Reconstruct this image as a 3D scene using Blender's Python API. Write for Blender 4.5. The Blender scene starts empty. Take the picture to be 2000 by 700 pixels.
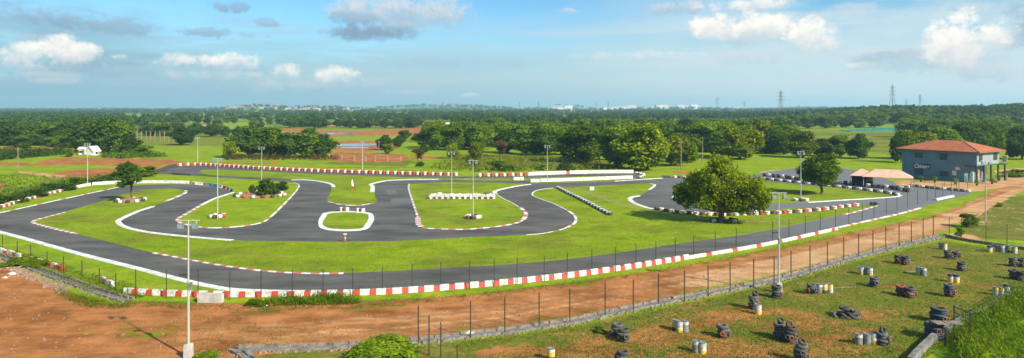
import bpy, bmesh, math, random
import numpy as np
from mathutils import Vector, Matrix
random.seed(7); rng = np.random.default_rng(11)
S = bpy.context.scene
COL = S.collection
PI = math.pi
H = 17.0; F = 1350.0; HZ = 211.0

# ------------------------------------------------------------------ terrain
BUMPS = [(-.37,.06,3000,500,21),(-.27,.05,3200,500,14),(-.10,.11,4500,700,30),(.08,.028,4500,500,30),
         (.42,.07,6000,600,26),(-.55,.10,5600,600,5),(.235,.10,3700,450,11)]
def height(x, y):
    x = np.asarray(x, float); y = np.asarray(y, float)
    yy = np.maximum(y, 1.0); u = x/yy
    z = np.zeros_like(yy)
    for (u0,su,y0,sy,A) in BUMPS:
        z += A*np.exp(-((u-u0)/su)**2-((y-y0)/sy)**2)
    r = 1/(1+np.exp(-(u-.45)/.06)); t = np.clip((y-330)/520,0,1); t = t*t*(3-2*t)
    z += 11.5*r*t*(1+.12*np.sin(u*31+y*.004))
    z += np.clip((y-300)/900,0,1)*0.9*np.sin(x*.011+1)*np.sin(y*.007)
    return z
def hz(x,y): return float(height(x,y))
def G(px, py, z=0.0):
    d = F*(H-z)/(py-HZ)
    return Vector(((px-1000)/F*d, d, z))
def GP(pts, z=0.0): return [G(a,b,z) for a,b in pts]

def catmull(P, n=6, closed=False):
    P = [Vector(p) for p in P]; out = []
    N = len(P)
    rngi = range(N) if closed else range(N-1)
    for i in rngi:
        p0 = P[(i-1)%N] if closed or i>0 else P[i]*2-P[i+1]
        p1 = P[i]; p2 = P[(i+1)%N]
        p3 = P[(i+2)%N] if closed or i+2<N else p2*2-p1
        # centripetal-ish: chord length parameters avoid loops
        t1 = max((p1-p0).length,1e-4)**.5; t2 = max((p2-p1).length,1e-4)**.5; t3 = max((p3-p2).length,1e-4)**.5
        m1 = (p2-p1) + t2*((p1-p0)/t1-(p2-p0)/(t1+t2)); m2 = (p2-p1)+t2*((p3-p2)/t3-(p3-p1)/(t2+t3))
        for k in range(n):
            s = k/n; s2=s*s; s3=s2*s
            out.append(p1*(2*s3-3*s2+1)+m1*(s3-2*s2+s)+p2*(-2*s3+3*s2)+m2*(s3-s2))
    if not closed: out.append(P[-1])
    return out
def resample(P, step):
    out=[P[0].copy()]; acc=0
    for a,b in zip(P,P[1:]):
        L=(b-a).length
        if L<1e-6: continue
        d=step-acc
        while d<=L:
            out.append(a.lerp(b,d/L)); d+=step
        acc=(acc+L)%step
    return out

# ------------------------------------------------------------------ materials
def nmat(name):
    m = bpy.data.materials.new(name); m.use_nodes=True
    nt = m.node_tree; b = nt.nodes['Principled BSDF']
    return m, nt, b
def lin(r,g,b):
    f=lambda c:(c/255/12.92) if c/255<=.04045 else ((c/255+.055)/1.055)**2.4
    return (f(r),f(g),f(b),1)
def plain(name, col, rough=.7, var=.25, scale=3.0, metal=0, dirt=None, bump=0.0):
    """colour broken up by two noises, so no face is uniform"""
    m,nt,b = nmat(name); N=nt.nodes; L=nt.links
    col = tuple(col[:3])+(1,)
    tc=N.new('ShaderNodeTexCoord'); oi=N.new('ShaderNodeObjectInfo')
    ad=N.new('ShaderNodeVectorMath'); ad.operation='ADD'; L.new(tc.outputs['Object'],ad.inputs[0]); L.new(oi.outputs['Location'],ad.inputs[1])
    n=N.new('ShaderNodeTexNoise'); n.inputs['Scale'].default_value=scale; n.inputs['Detail'].default_value=6; n.inputs['Roughness'].default_value=.65
    L.new(ad.outputs[0],n.inputs['Vector'])
    cr=N.new('ShaderNodeValToRGB'); e=cr.color_ramp.elements
    d = dirt if dirt else tuple(c*(1-var) for c in col[:3])
    e[0].position=.33; e[0].color=tuple(d[:3])+(1,)
    e[1].position=.62; e[1].color=tuple(min(1,c*(1+var*.3)) for c in col[:3])+(1,)
    L.new(n.outputs['Fac'],cr.inputs[0]); L.new(cr.outputs[0],b.inputs['Base Color'])
    b.inputs['Roughness'].default_value=rough; b.inputs['Metallic'].default_value=metal
    if bump:
        bp=N.new('ShaderNodeBump'); bp.inputs['Strength'].default_value=bump; bp.inputs['Distance'].default_value=.03
        L.new(n.outputs['Fac'],bp.inputs['Height']); L.new(bp.outputs[0],b.inputs['Normal'])
    return m
M={}
M['white']=plain('white_paint',(.68,.65,.57),.6,dirt=(.36,.33,.27),scale=2.2)
M['kerbwhite']=plain('kerb_white_paint',(.74,.73,.70),.6,dirt=(.45,.43,.38),scale=.9)
M['red']=plain('red_paint',(.50,.045,.018),.55,dirt=(.32,.05,.03),scale=1.6)
M['kerbred']=plain('kerb_red_paint',(.48,.08,.05),.6,dirt=(.42,.20,.15),scale=1.2)
M['brown']=plain('faded_brown_paint',(.17,.055,.03),.8,dirt=(.08,.04,.03))
M['blue']=plain('blue_plastic',(.03,.17,.30),.5,dirt=(.05,.10,.14))
M['rubber']=plain('tyre_rubber',(.032,.032,.034),.9,dirt=(.085,.07,.055),scale=4)
M['rubbergrey']=plain('dusty_tyre_rubber',(.12,.115,.105),.9,dirt=(.035,.035,.035),scale=5)
M['rubberblue']=plain('blue_painted_tyre',(.03,.085,.13),.8,dirt=(.03,.03,.035),scale=6)
M['rubberorange']=plain('orange_painted_tyre',(.42,.09,.025),.8,dirt=(.05,.04,.035),scale=7)
M['concrete']=plain('concrete',(.20,.19,.17),.9,dirt=(.09,.085,.07),scale=1.4,bump=.5)
M['rubble']=plain('rubble_masonry',(.26,.19,.13),.95,dirt=(.09,.07,.05),scale=2.6,bump=.8)
M['stone']=plain('rough_stone',(.30,.19,.12),.95,dirt=(.13,.09,.06),scale=3,bump=.8)
M['postmetal']=plain('dark_painted_steel',(.022,.026,.022),.6,metal=0,dirt=(.05,.03,.02))
M['wire']=plain('galvanised_wire',(.12,.12,.12),.6,metal=.3)
M['polewhite']=plain('galvanised_pole',(.36,.355,.33),.5,dirt=(.36,.35,.32),scale=1)
M['glass']=plain('dark_window_glass',(.035,.06,.05),.12,var=.3)
M['lens']=plain('floodlight_lens',(.22,.27,.30),.15)
M['bluewall']=plain('blue_grey_render',(.115,.205,.255),.75,dirt=(.09,.17,.215),scale=.5)
M['litwallpipe']=plain('sunlit_wall_and_pipe_grey',(.24,.28,.28),.75,dirt=(.19,.225,.23),scale=.5)  # side wall grey with the sunlight painted in; the downpipe uses it too
M['ochre']=plain('dark_trim',(.035,.045,.05),.7)
M['cream']=plain('cream_wall',(.55,.50,.42),.8,dirt=(.42,.36,.28),scale=.2)
M['tanwall']=plain('tan_wall',(.34,.20,.12),.85,dirt=(.3,.2,.14),scale=.2)
M['farwhite']=plain('whitewashed_wall',(.78,.76,.72),.8,dirt=(.6,.56,.5),scale=.1)
M['canopy']=plain('faded_pink_canvas',(.64,.38,.28),.85,dirt=(.52,.30,.21),scale=.8)
M['greencloth']=plain('dark_green_cloth',(.02,.05,.045),.9)
M['teal']=plain('teal_shade_net',(.03,.22,.15),.9,dirt=(.02,.16,.12),scale=.3)
M['bark']=plain('bark',(.13,.085,.055),.95,dirt=(.06,.04,.03),scale=4,bump=.8)
M['yellow']=plain('yellow_paint',(.72,.50,.02),.7,dirt=(.30,.22,.07),scale=6)
M['drumwhite']=plain('drum_white',(.60,.58,.50),.7,dirt=(.22,.19,.14),scale=5)
M['greypaint']=plain('grey_drum_paint',(.22,.23,.22),.6,dirt=(.10,.10,.09),scale=4)
M['orange']=plain('orange_board',(.75,.10,.02),.6)
M['wood']=plain('weathered_wood',(.26,.20,.14),.9,dirt=(.13,.10,.07),scale=3)
M['pylon']=plain('pylon_steel',(.16,.17,.18),.6)
M['soil']=plain('planter_soil',(.30,.16,.08),.95,dirt=(.17,.10,.05),scale=2.5,bump=.6)
M['brownpatch']=plain('concrete_slab_pale',(.50,.48,.43),.85,dirt=(.33,.30,.26),scale=1.2)
M['rooftrim']=plain('roof_hip_trim',(.22,.10,.05),.8)

def leafmat(name, a, b, trans=.45):
    m = bpy.data.materials.new(name); m.use_nodes=True; nt=m.node_tree; N=nt.nodes; L=nt.links
    N.clear(); out=N.new('ShaderNodeOutputMaterial')
    tc=N.new('ShaderNodeTexCoord'); oi=N.new('ShaderNodeObjectInfo')
    n=N.new('ShaderNodeTexNoise'); n.noise_dimensions='4D'; n.inputs['Scale'].default_value=.75; n.inputs['Detail'].default_value=5; n.inputs['Roughness'].default_value=.8
    L.new(tc.outputs['Object'],n.inputs['Vector']); 
    mu=N.new('ShaderNodeMath'); mu.operation='MULTIPLY'; mu.inputs[1].default_value=40; L.new(oi.outputs['Random'],mu.inputs[0]); L.new(mu.outputs[0],n.inputs['W'])
    cr=N.new('ShaderNodeValToRGB'); e=cr.color_ramp.elements; e[0].position=.40; e[0].color=tuple(a)+(1,); e[1].position=.60; e[1].color=tuple(b)+(1,)
    L.new(n.outputs['Fac'],cr.inputs[0])
    hs=N.new('ShaderNodeHueSaturation'); L.new(cr.outputs[0],hs.inputs['Color'])
    mr=N.new('ShaderNodeMapRange'); mr.inputs['To Min'].default_value=.72; mr.inputs['To Max'].default_value=1.3; L.new(oi.outputs['Random'],mr.inputs['Value']); L.new(mr.outputs[0],hs.inputs['Value'])
    d=N.new('ShaderNodeBsdfDiffuse'); t=N.new('ShaderNodeBsdfTranslucent'); mx=N.new('ShaderNodeMixShader'); mx.inputs[0].default_value=trans
    L.new(hs.outputs[0],d.inputs['Color']); L.new(hs.outputs[0],t.inputs['Color']); L.new(d.outputs[0],mx.inputs[1]); L.new(t.outputs[0],mx.inputs[2]); L.new(mx.outputs[0],out.inputs['Surface'])
    return m
M['leaf']=leafmat('foliage_mid_green',(.048,.115,.006),(.22,.31,.020))
M['leafolive']=leafmat('foliage_olive',(.055,.115,.004),(.32,.36,.016))
M['leafdark']=leafmat('foliage_dark',(.026,.076,.010),(.12,.19,.024))
M['leafrust']=leafmat('foliage_rust',(.09,.07,.02),(.17,.10,.03))
M['leafbright']=leafmat('foliage_bright_weed',(.08,.16,.008),(.24,.32,.018))
M['blade']=leafmat('grass_blades',(.16,.24,.005),(.34,.39,.012),.4)
M['fieldblade']=leafmat('field_grass_blades',(.065,.115,.008),(.21,.20,.03),.3)

def groundmat(name, island=False):
    m,nt,b = nmat(name); N=nt.nodes; L=nt.links
    geo=N.new('ShaderNodeNewGeometry')
    def noise(s,det=6,ro=.6,vec=None):
        n=N.new('ShaderNodeTexNoise'); n.inputs['Scale'].default_value=s; n.inputs['Detail'].default_value=det; n.inputs['Roughness'].default_value=ro
        L.new(vec or geo.outputs['Position'],n.inputs['Vector']); return n.outputs['Fac']
    def ramp(v,p0,c0,p1,c1):
        r=N.new('ShaderNodeValToRGB'); e=r.color_ramp.elements
        e[0].position=p0; e[0].color=tuple(c0)+(1,); e[1].position=p1; e[1].color=tuple(c1)+(1,); L.new(v,r.inputs[0]); return r.outputs[0]
    def mix(f,a,c):
        x=N.new('ShaderNodeMixRGB')
        if isinstance(f,float): x.inputs[0].default_value=f
        else: L.new(f,x.inputs[0])
        L.new(a,x.inputs[1]); L.new(c,x.inputs[2]); return x.outputs[0]
    def mth(op,a,c,clamp=False):
        x=N.new('ShaderNodeMath'); x.operation=op; x.use_clamp=clamp
        for i,v in enumerate((a,c)):
            if isinstance(v,(int,float)): x.inputs[i].default_value=v
            else: L.new(v,x.inputs[i])
        return x.outputs[0]
    nb=noise(.035,4); nm=noise(.22,6,.7); nf=noise(2.2,5,.75)
    mp=N.new('ShaderNodeMapping'); mp.inputs['Scale'].default_value=(.35,1,1); L.new(geo.outputs['Position'],mp.inputs['Vector'])
    ns=noise(.55,6,.7,mp.outputs[0])
    vivid=mix(ns_f(N,L,ns), ramp(nm,.41,(.115,.200,.006),.59,(.300,.335,.020)), ramp(nf,.39,(.105,.195,.005),.61,(.265,.335,.012)))
    olive=mix(ns_f(N,L,ns), ramp(nm,.41,(.075,.130,.010),.59,(.21,.185,.030)), ramp(nf,.40,(.045,.080,.008),.60,(.22,.175,.038)))
    lush =ramp(nm,.38,(.030,.085,.006),.62,(.11,.19,.010))
    forest=ramp(nm,.4,(.02,.052,.012),.6,(.10,.145,.026))
    red=mix(nf, ramp(ns,.41,(.19,.066,.018),.59,(.42,.160,.050)), ramp(nm,.40,(.19,.080,.024),.60,(.48,.215,.078)))
    sand=mix(nf, ramp(ns,.4,(.36,.185,.07),.6,(.56,.33,.155)), ramp(nm,.38,(.36,.19,.085),.62,(.60,.38,.20)))
    at=N.new('ShaderNodeAttribute'); at.attribute_name='cov'
    sp=N.new('ShaderNodeSeparateColor'); L.new(at.outputs['Color'],sp.inputs[0])
    al=at.outputs['Alpha']
    def edge(v,n1,k=1.1,lo=.42,hi=.58):
        s=mth('MULTIPLY_ADD' if False else 'ADD', v, mth('MULTIPLY', mth('SUBTRACT',n1,.5), k))
        mr=N.new('ShaderNodeMapRange'); mr.interpolation_type='SMOOTHSTEP'; mr.inputs['From Min'].default_value=lo; mr.inputs['From Max'].default_value=hi; L.new(s,mr.inputs['Value']); return mr.outputs[0]
    if island:
        c=mix(edge(mth('MULTIPLY',nb,.85),nm,1.1,.42,.62),vivid,lush_mix(N,L,lush,vivid))
        c=mix(mth('MULTIPLY',edge(mth('MULTIPLY',noise(.09,3),.88),nf,.8,.42,.58),.75),c,olive)
    else:
        c=mix(edge(sp.outputs[2],nm,.8,.3,.7),vivid,olive)
        c=mix(edge(al,nm,.5,.3,.7),c,forest)
        c=mix(edge(mth('MULTIPLY',nb,.8),nm,.9,.45,.65),c,lush_mix(N,L,lush,c))
        soil=mix(edge(sp.outputs[1],nm,.4,.2,.8),red,sand)
        comb=mth('ADD',mth('MULTIPLY',nm,.55),mth('MULTIPLY',nf,.45))
        c=mix(edge(sp.outputs[0],comb,1.7,.44,.60),c,soil)
    L.new(c,b.inputs['Base Color']); b.inputs['Roughness'].default_value=.95
    b.inputs['Specular IOR Level'].default_value=.04
    bp=N.new('ShaderNodeBump'); bp.inputs['Strength'].default_value=.7; bp.inputs['Distance'].default_value=.12
    L.new(nf,bp.inputs['Height']); L.new(bp.outputs[0],b.inputs['Normal'])
    return m
def ns_f(N,L,v):
    mr=N.new('ShaderNodeMapRange'); mr.inputs['From Min'].default_value=.4; mr.inputs['From Max'].default_value=.6; L.new(v,mr.inputs['Value']); return mr.outputs[0]
def lush_mix(N,L,lush,base):
    x=N.new('ShaderNodeMixRGB'); x.inputs[0].default_value=.45; L.new(base,x.inputs[1]); L.new(lush,x.inputs[2]); return x.outputs[0]
M['ground']=groundmat('ground_soil_and_grass'); M['turf']=groundmat('infield_turf',True)

def asphaltmat():
    m,nt,b=nmat('worn_asphalt'); N=nt.nodes; L=nt.links
    geo=N.new('ShaderNodeNewGeometry')
    mp=N.new('ShaderNodeMapping'); mp.inputs['Scale'].default_value=(.4,1,1); L.new(geo.outputs['Position'],mp.inputs['Vector'])
    def noise(s,v,d=6,r=.65):
        n=N.new('ShaderNodeTexNoise'); n.inputs['Scale'].default_value=s; n.inputs['Detail'].default_value=d; n.inputs['Roughness'].default_value=r; L.new(v,n.inputs['Vector']); return n.outputs['Fac']
    a=noise(.25,mp.outputs[0]); c=noise(6,geo.outputs['Position'],3,.8)
    r=N.new('ShaderNodeValToRGB'); e=r.color_ramp.elements; e[0].position=.34; e[0].color=(.058,.054,.048,1); e[1].position=.62; e[1].color=(.122,.114,.100,1)
    L.new(a,r.inputs[0])
    # the newer grey surfacing towards the clubhouse
    sx=N.new('ShaderNodeSeparateXYZ'); L.new(geo.outputs['Position'],sx.inputs[0])
    mr=N.new('ShaderNodeMapRange'); mr.inputs['From Min'].default_value=22; mr.inputs['From Max'].default_value=48; mr.inputs['To Max'].default_value=.8; L.new(sx.outputs[0],mr.inputs['Value'])
    x0=N.new('ShaderNodeMixRGB'); L.new(mr.outputs[0],x0.inputs[0]); L.new(r.outputs[0],x0.inputs[1]); x0.inputs[2].default_value=(.155,.165,.175,1)
    r2=N.new('ShaderNodeValToRGB'); e=r2.color_ramp.elements; e[0].position=.3; e[0].color=(.72,.72,.72,1); e[1].position=.7; e[1].color=(1.2,1.2,1.2,1); L.new(c,r2.inputs[0])
    x=N.new('ShaderNodeMixRGB'); x.blend_type='MULTIPLY'; x.inputs[0].default_value=.8; L.new(x0.outputs[0],x.inputs[1]); L.new(r2.outputs[0],x.inputs[2])
    L.new(x.outputs[0],b.inputs['Base Color']); b.inputs['Roughness'].default_value=.85; b.inputs['Specular IOR Level'].default_value=.25
    return m
M['asphalt']=asphaltmat()

def roofmat():
    m,nt,b=nmat('terracotta_roof_tiles'); N=nt.nodes; L=nt.links
    tc=N.new('ShaderNodeTexCoord')
    br=N.new('ShaderNodeTexBrick'); br.inputs['Scale'].default_value=1; br.inputs['Brick Width'].default_value=.34; br.inputs['Row Height'].default_value=.30; br.inputs['Mortar Size'].default_value=.02
    br.inputs['Color1'].default_value=(.56,.16,.05,1); br.inputs['Color2'].default_value=(.42,.11,.04,1); br.inputs['Mortar'].default_value=(.22,.06,.03,1)
    L.new(tc.outputs['Object'],br.inputs['Vector'])
    n=N.new('ShaderNodeTexNoise'); n.inputs['Scale'].default_value=.8; n.inputs['Detail'].default_value=6; L.new(tc.outputs['Object'],n.inputs['Vector'])
    x=N.new('ShaderNodeMixRGB'); x.blend_type='MULTIPLY'; x.inputs[0].default_value=.6; L.new(br.outputs[0],x.inputs[1]); L.new(n.outputs['Fac'],x.inputs[2])
    hs=N.new('ShaderNodeHueSaturation'); hs.inputs['Value'].default_value=1.2; L.new(x.outputs[0],hs.inputs['Color'])
    L.new(hs.outputs[0],b.inputs['Base Color']); b.inputs['Roughness'].default_value=.8
    return m
M['rooftile']=roofmat()
def watermat():
    m,nt,b=nmat('muddy_pond_water'); b.inputs['Base Color'].default_value=(.20,.17,.13,1); b.inputs['Roughness'].default_value=.12
    return m
M['water']=watermat()

# ------------------------------------------------------------------ mesh helpers
class MB:
    def __init__(s): s.v=[]; s.f=[]; s.m=[]
    def add(s,vs,fs,mi=0):
        o=len(s.v); s.v+= [tuple(v) for v in vs]; s.f+=[tuple(i+o for i in f) for f in fs]; s.m+=[mi]*len(fs); return s
    def box(s,c,d,mi=0,rz=0,tx=1,ty=1):
        x,y,z=d[0]/2,d[1]/2,d[2]/2; R=Matrix.Rotation(rz,3,'Z')
        vs=[]
        for k,(kx,ky) in ((-1,(1,1)),(1,(tx,ty))):
            for a,b in ((-1,-1),(1,-1),(1,1),(-1,1)):
                vs.append(Vector(c)+R@Vector((a*x*kx,b*y*ky,k*z)))
        return s.add(vs,[(3,2,1,0),(4,5,6,7),(0,1,5,4),(1,2,6,5),(2,3,7,6),(3,0,4,7)],mi)
    def tube(s,a,b,r0,r1=None,n=8,mi=0,cap=True):
        a=Vector(a);b=Vector(b); r1=r0 if r1 is None else r1
        d=(b-a).normalized(); up=Vector((0,0,1)) if abs(d.z)<.9 else Vector((1,0,0))
        x=d.cross(up).normalized(); y=d.cross(x)
        vs=[]
        for p,r in ((a,r0),(b,r1)):
            for i in range(n):
                t=2*PI*i/n; vs.append(p+x*(r*math.cos(t))+y*(r*math.sin(t)))
        fs=[(i,(i+1)%n,n+(i+1)%n,n+i) for i in range(n)]
        if cap: fs+=[tuple(range(n-1,-1,-1)),tuple(range(n,2*n))]
        return s.add(vs,fs,mi)
    def lathe(s,prof,n=14,mi=0,c=(0,0,0),mis=None):
        vs=[]
        for (r,z) in prof:
            for i in range(n):
                t=2*PI*i/n; vs.append((c[0]+r*math.cos(t),c[1]+r*math.sin(t),c[2]+z))
        o=len(s.v); s.v+=vs
        for k in range(len(prof)-1):
            for i in range(n):
                s.f.append((o+k*n+i,o+k*n+(i+1)%n,o+(k+1)*n+(i+1)%n,o+(k+1)*n+i)); s.m.append(mis[k] if mis else mi)
        return s
    def build(s,name,mats,parent=None,loc=None,rz=0,smooth=False):
        me=bpy.data.meshes.new(name); me.from_pydata(s.v,[],s.f)
        if not isinstance(mats,(list,tuple)): mats=[mats]
        for m in mats: me.materials.append(M[m] if isinstance(m,str) else m)
        me.polygons.foreach_set('material_index',s.m)
        if smooth: me.polygons.foreach_set('use_smooth',[True]*len(s.f))
        me.update()
        o=bpy.data.objects.new(name,me); COL.objects.link(o)
        if parent: o.parent=parent
        if loc is not None: o.location=loc
        o.rotation_euler=(0,0,rz)
        return o
def empty(name,loc=(0,0,0),rz=0):
    o=bpy.data.objects.new(name,None); COL.objects.link(o); o.location=loc; o.rotation_euler=(0,0,rz); o.empty_display_size=.3; return o
def tag(o,label=None,cat=None,group=None,kind=None):
    if label: o['label']=label
    if cat: o['category']=cat
    if group: o['group']=group
    if kind: o['kind']=kind
    return o
def copy_tree(o,parent=None):
    c=o.copy(); COL.objects.link(c); c.parent=parent
    for ch in o.children: copy_tree(ch,c)
    return c
def pebbles(name,region,n,label):
    r=np.random.default_rng(5); xs=[p[0] for p in region]; ys=[p[1] for p in region]; X=r.uniform(min(xs),max(xs),n*2); Y=r.uniform(min(ys),max(ys),n*2); m=ptpoly(X,Y,region); X=X[m][:n]; Y=Y[m][:n]; mb=MB()
    for x,y in zip(X,Y):
        p=G(x,y); q=r.uniform(.03,.10); mb.box((p.x,p.y,q*.3),(q*2,q*1.6,q),0,r.uniform(0,3),.6,.6)
    return tag(mb.build(name,'pebble'),label,'stones',kind='stuff')
def place(proto,used,loc,rz=0,sc=1.0,label=None,group=None,cat=None):
    """first call moves the prototype itself, later ones copy it"""
    o = proto if not used else copy_tree(proto)
    used.append(o); o.location=loc; o.rotation_euler=(0,0,rz)
    o.scale = (sc,sc,sc) if isinstance(sc,(int,float)) else sc
    if label: o['label']=label
    if group: o['group']=group
    if cat: o['category']=cat
    return o

def ptpoly(X,Y,poly):
    inside=np.zeros(X.shape,bool); n=len(poly)
    for i in range(n):
        x1,y1=poly[i][0],poly[i][1]; x2,y2=poly[(i+1)%n][0],poly[(i+1)%n][1]
        if y1==y2: continue
        c=((y1>Y)!=(y2>Y))&(X<(x2-x1)*(Y-y1)/(y2-y1)+x1); inside^=c
    return inside
def sheet(name,poly,z,mat,smooth_n=5,skirt=0.0,kind='structure'):
    P=catmull([Vector((p.x,p.y,0)) for p in poly],smooth_n,True) if smooth_n>1 else poly
    bm=bmesh.new(); vs=[bm.verts.new((p.x,p.y,z)) for p in P]
    f=bm.faces.new(vs); f.normal_update()
    if f.normal.z<0: f.normal_flip()
    bmesh.ops.triangulate(bm,faces=[f])
    if skirt:
        lo=[bm.verts.new((p.x,p.y,z-skirt)) for p in P]
        for i in range(len(vs)):
            j=(i+1)%len(vs); bm.faces.new((vs[i],vs[j],lo[j],lo[i]))
    me=bpy.data.meshes.new(name); bm.to_mesh(me); bm.free(); me.materials.append(M[mat])
    o=bpy.data.objects.new(name,me); COL.objects.link(o)
    if kind: o['kind']=kind
    return o,P

# ------------------------------------------------------------------ track outlines (traced, then set on the ground)
ASPH=[(-60,427),(0,416),(100,394),(165,380),(235,365),(290,361.5),(373,361),(405,363),(440,368),(455,373),(453,378),(421,387),(391,402),(360,420),(348,427),(346,432),(355,437),(385,444),(414,446),(460,444),(506,437),(529,426),(560,394),(581,370),(582,361),(572,357),(551,356),(529,353),(460,349),(378,343.5),(330,341),(305,338.5),(325,330),(345,325),(378,323.5),(506,330.5),(600,335),(700,338.8),(830,343),(900,345),(1000,344),(1040,342),(1100,339.5),(1180,338),(1240,338.5),(1257,342),(1254,347),(1258,351),(1280,350),(1295,346.5),(1340,347),(1400,349),(1470,343),(1490,338),(1530,332),(1560,328.5),(1600,328),(1660,331),(1700,340),(1740,353),(1764,366),(1785,364),(1828,369),(1890,374),(1894,380),(1882,383),(1815,400),(1755,417),(1690,432),(1625,446),(1540,467),(1440,486),(1340,502),(1270,512),(1150,528),(1060,539),(920,553),(870,557),(760,564),(670,568),(600,569),(520,567),(450,564),(400,556),(350,545),(265,523),(150,494),(50,466),(0,453),(-60,440),(-85,433)]
INF=[(62,435),(69,430),(91,424.5),(126,415),(160,405),(206,391),(242,380),(270,373),(300,370),(332,369),(355,371),(363,374),(359,379),(343,386),(323,395),(300,403),(270,412),(243,424),(231,431),(233,437),(245,444),(270,450),(300,455.5),(370,463),(455,470),(520,472),(675,473),(760,472),(850,468),(920,464),(1028,460),(1060,457),(1094,450),(1115,442),(1124,431),(1119,420),(1106,411),(1083,399.5),(1060,391),(1041,383),(1040,378),(1048,373),(1062,370),(1090,367),(1117,366),(1151,364),(1200,362),(1246,360),(1270,359.5),(1276,362),(1273,367),(1255,379),(1240,384),(1236,389),(1242,396),(1262,404),(1285,409),(1314,413),(1360,416),(1429,414),(1491,411),(1541,408),(1596,405),(1644,402),(1679,400.5),(1708,402),(1692,408),(1656,417),(1633,422),(1587,432),(1541,442),(1487,452),(1450,459),(1340,474),(1320,477),(1170,499),(1020,515),(870,524),(760,530),(670,534),(600,534.5),(520,530),(460,523),(400,514),(350,504.5),(300,495),(230,478),(150,458),(110,449),(80,441)]
GISL=[(389,336),(401,332.2),(506,335),(600,340),(700,343.5),(800,347),(900,349),(1000,349),(1060,347),(1120,345.3),(1178,344.6),(1187,346),(1243,348),(1240,351),(1200,354),(1100,357.5),(1040,359),(1034,355),(960,353),(900,352.3),(860,351.5),(790,352),(755,354),(737,358),(731,366),(732,382),(732,397),(700,402),(670,401),(641,395),(645,378),(647,367),(640,359),(615,353.5),(600,351.8),(506,347.3),(401,341.2)]
FISL=[(801,361),(851,357.3),(900,357),(980,358),(1028,360.5),(1010,364),(985,369),(967,374.5),(970,380),(982,388),(1000,397),(1021,411),(1026,421),(1022,429),(1010,435),(980,441.5),(946,445),(900,448.5),(829,446),(822,441),(817,427),(811,410),(804,389),(799,371)]
EISL=[(632,442),(637,425),(645,418),(680,416),(715,419),(720,424),(713,440),(702,448),(655,448.5)]
EOUT=[(622,440),(626,424),(637,416),(680,413.5),(720,416),(730,423),(727,437),(714,448.5),(690,452),(650,451.5),(629,448)]
HISL=[(1317,386),(1326,376),(1350,366),(1400,356),(1460,351),(1496,354),(1560,361),(1610,365),(1679,372),(1724,378),(1745,381),(1744,384),(1701,388),(1656,390),(1610,393),(1577,395),(1541,397),(1489,399.5),(1440,401),(1400,402),(1360,399.5),(1330,395)]
aPoly=GP(ASPH); iPoly=GP(INF)
_,APts=sheet('track_asphalt',aPoly,.02,'asphalt')
_,IPts=sheet('infield_grass',iPoly,.05,'turf',skirt=.03)
_,GPts=sheet('infield_grass',GP(GISL),.05,'turf',skirt=.03)
_,FPts=sheet('infield_grass',GP(FISL),.05,'turf',skirt=.03)
_,HPts=sheet('infield_grass',GP(HISL),.05,'turf',skirt=.03)
sheet('kerb',GP(EOUT),.08,'kerbwhite',skirt=.06)
sheet('infield_grass',GP(EISL),.10,'turf',skirt=.02)
# repair patches and the start grid paint
for q in ([(752,371),(772,370),(776,379),(756,380)],[(764,388),(802,388),(806,398),(762,398)]):
    o,_=sheet('track_patch',GP(q),.028,plain_mat if False else 'asphalt',1)
    o.data.materials.clear(); o.data.materials.append(M.setdefault('patch',plain('worn_grey_patch',(.125,.12,.11),.9,dirt=(.085,.082,.075),scale=1.5)))

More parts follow.
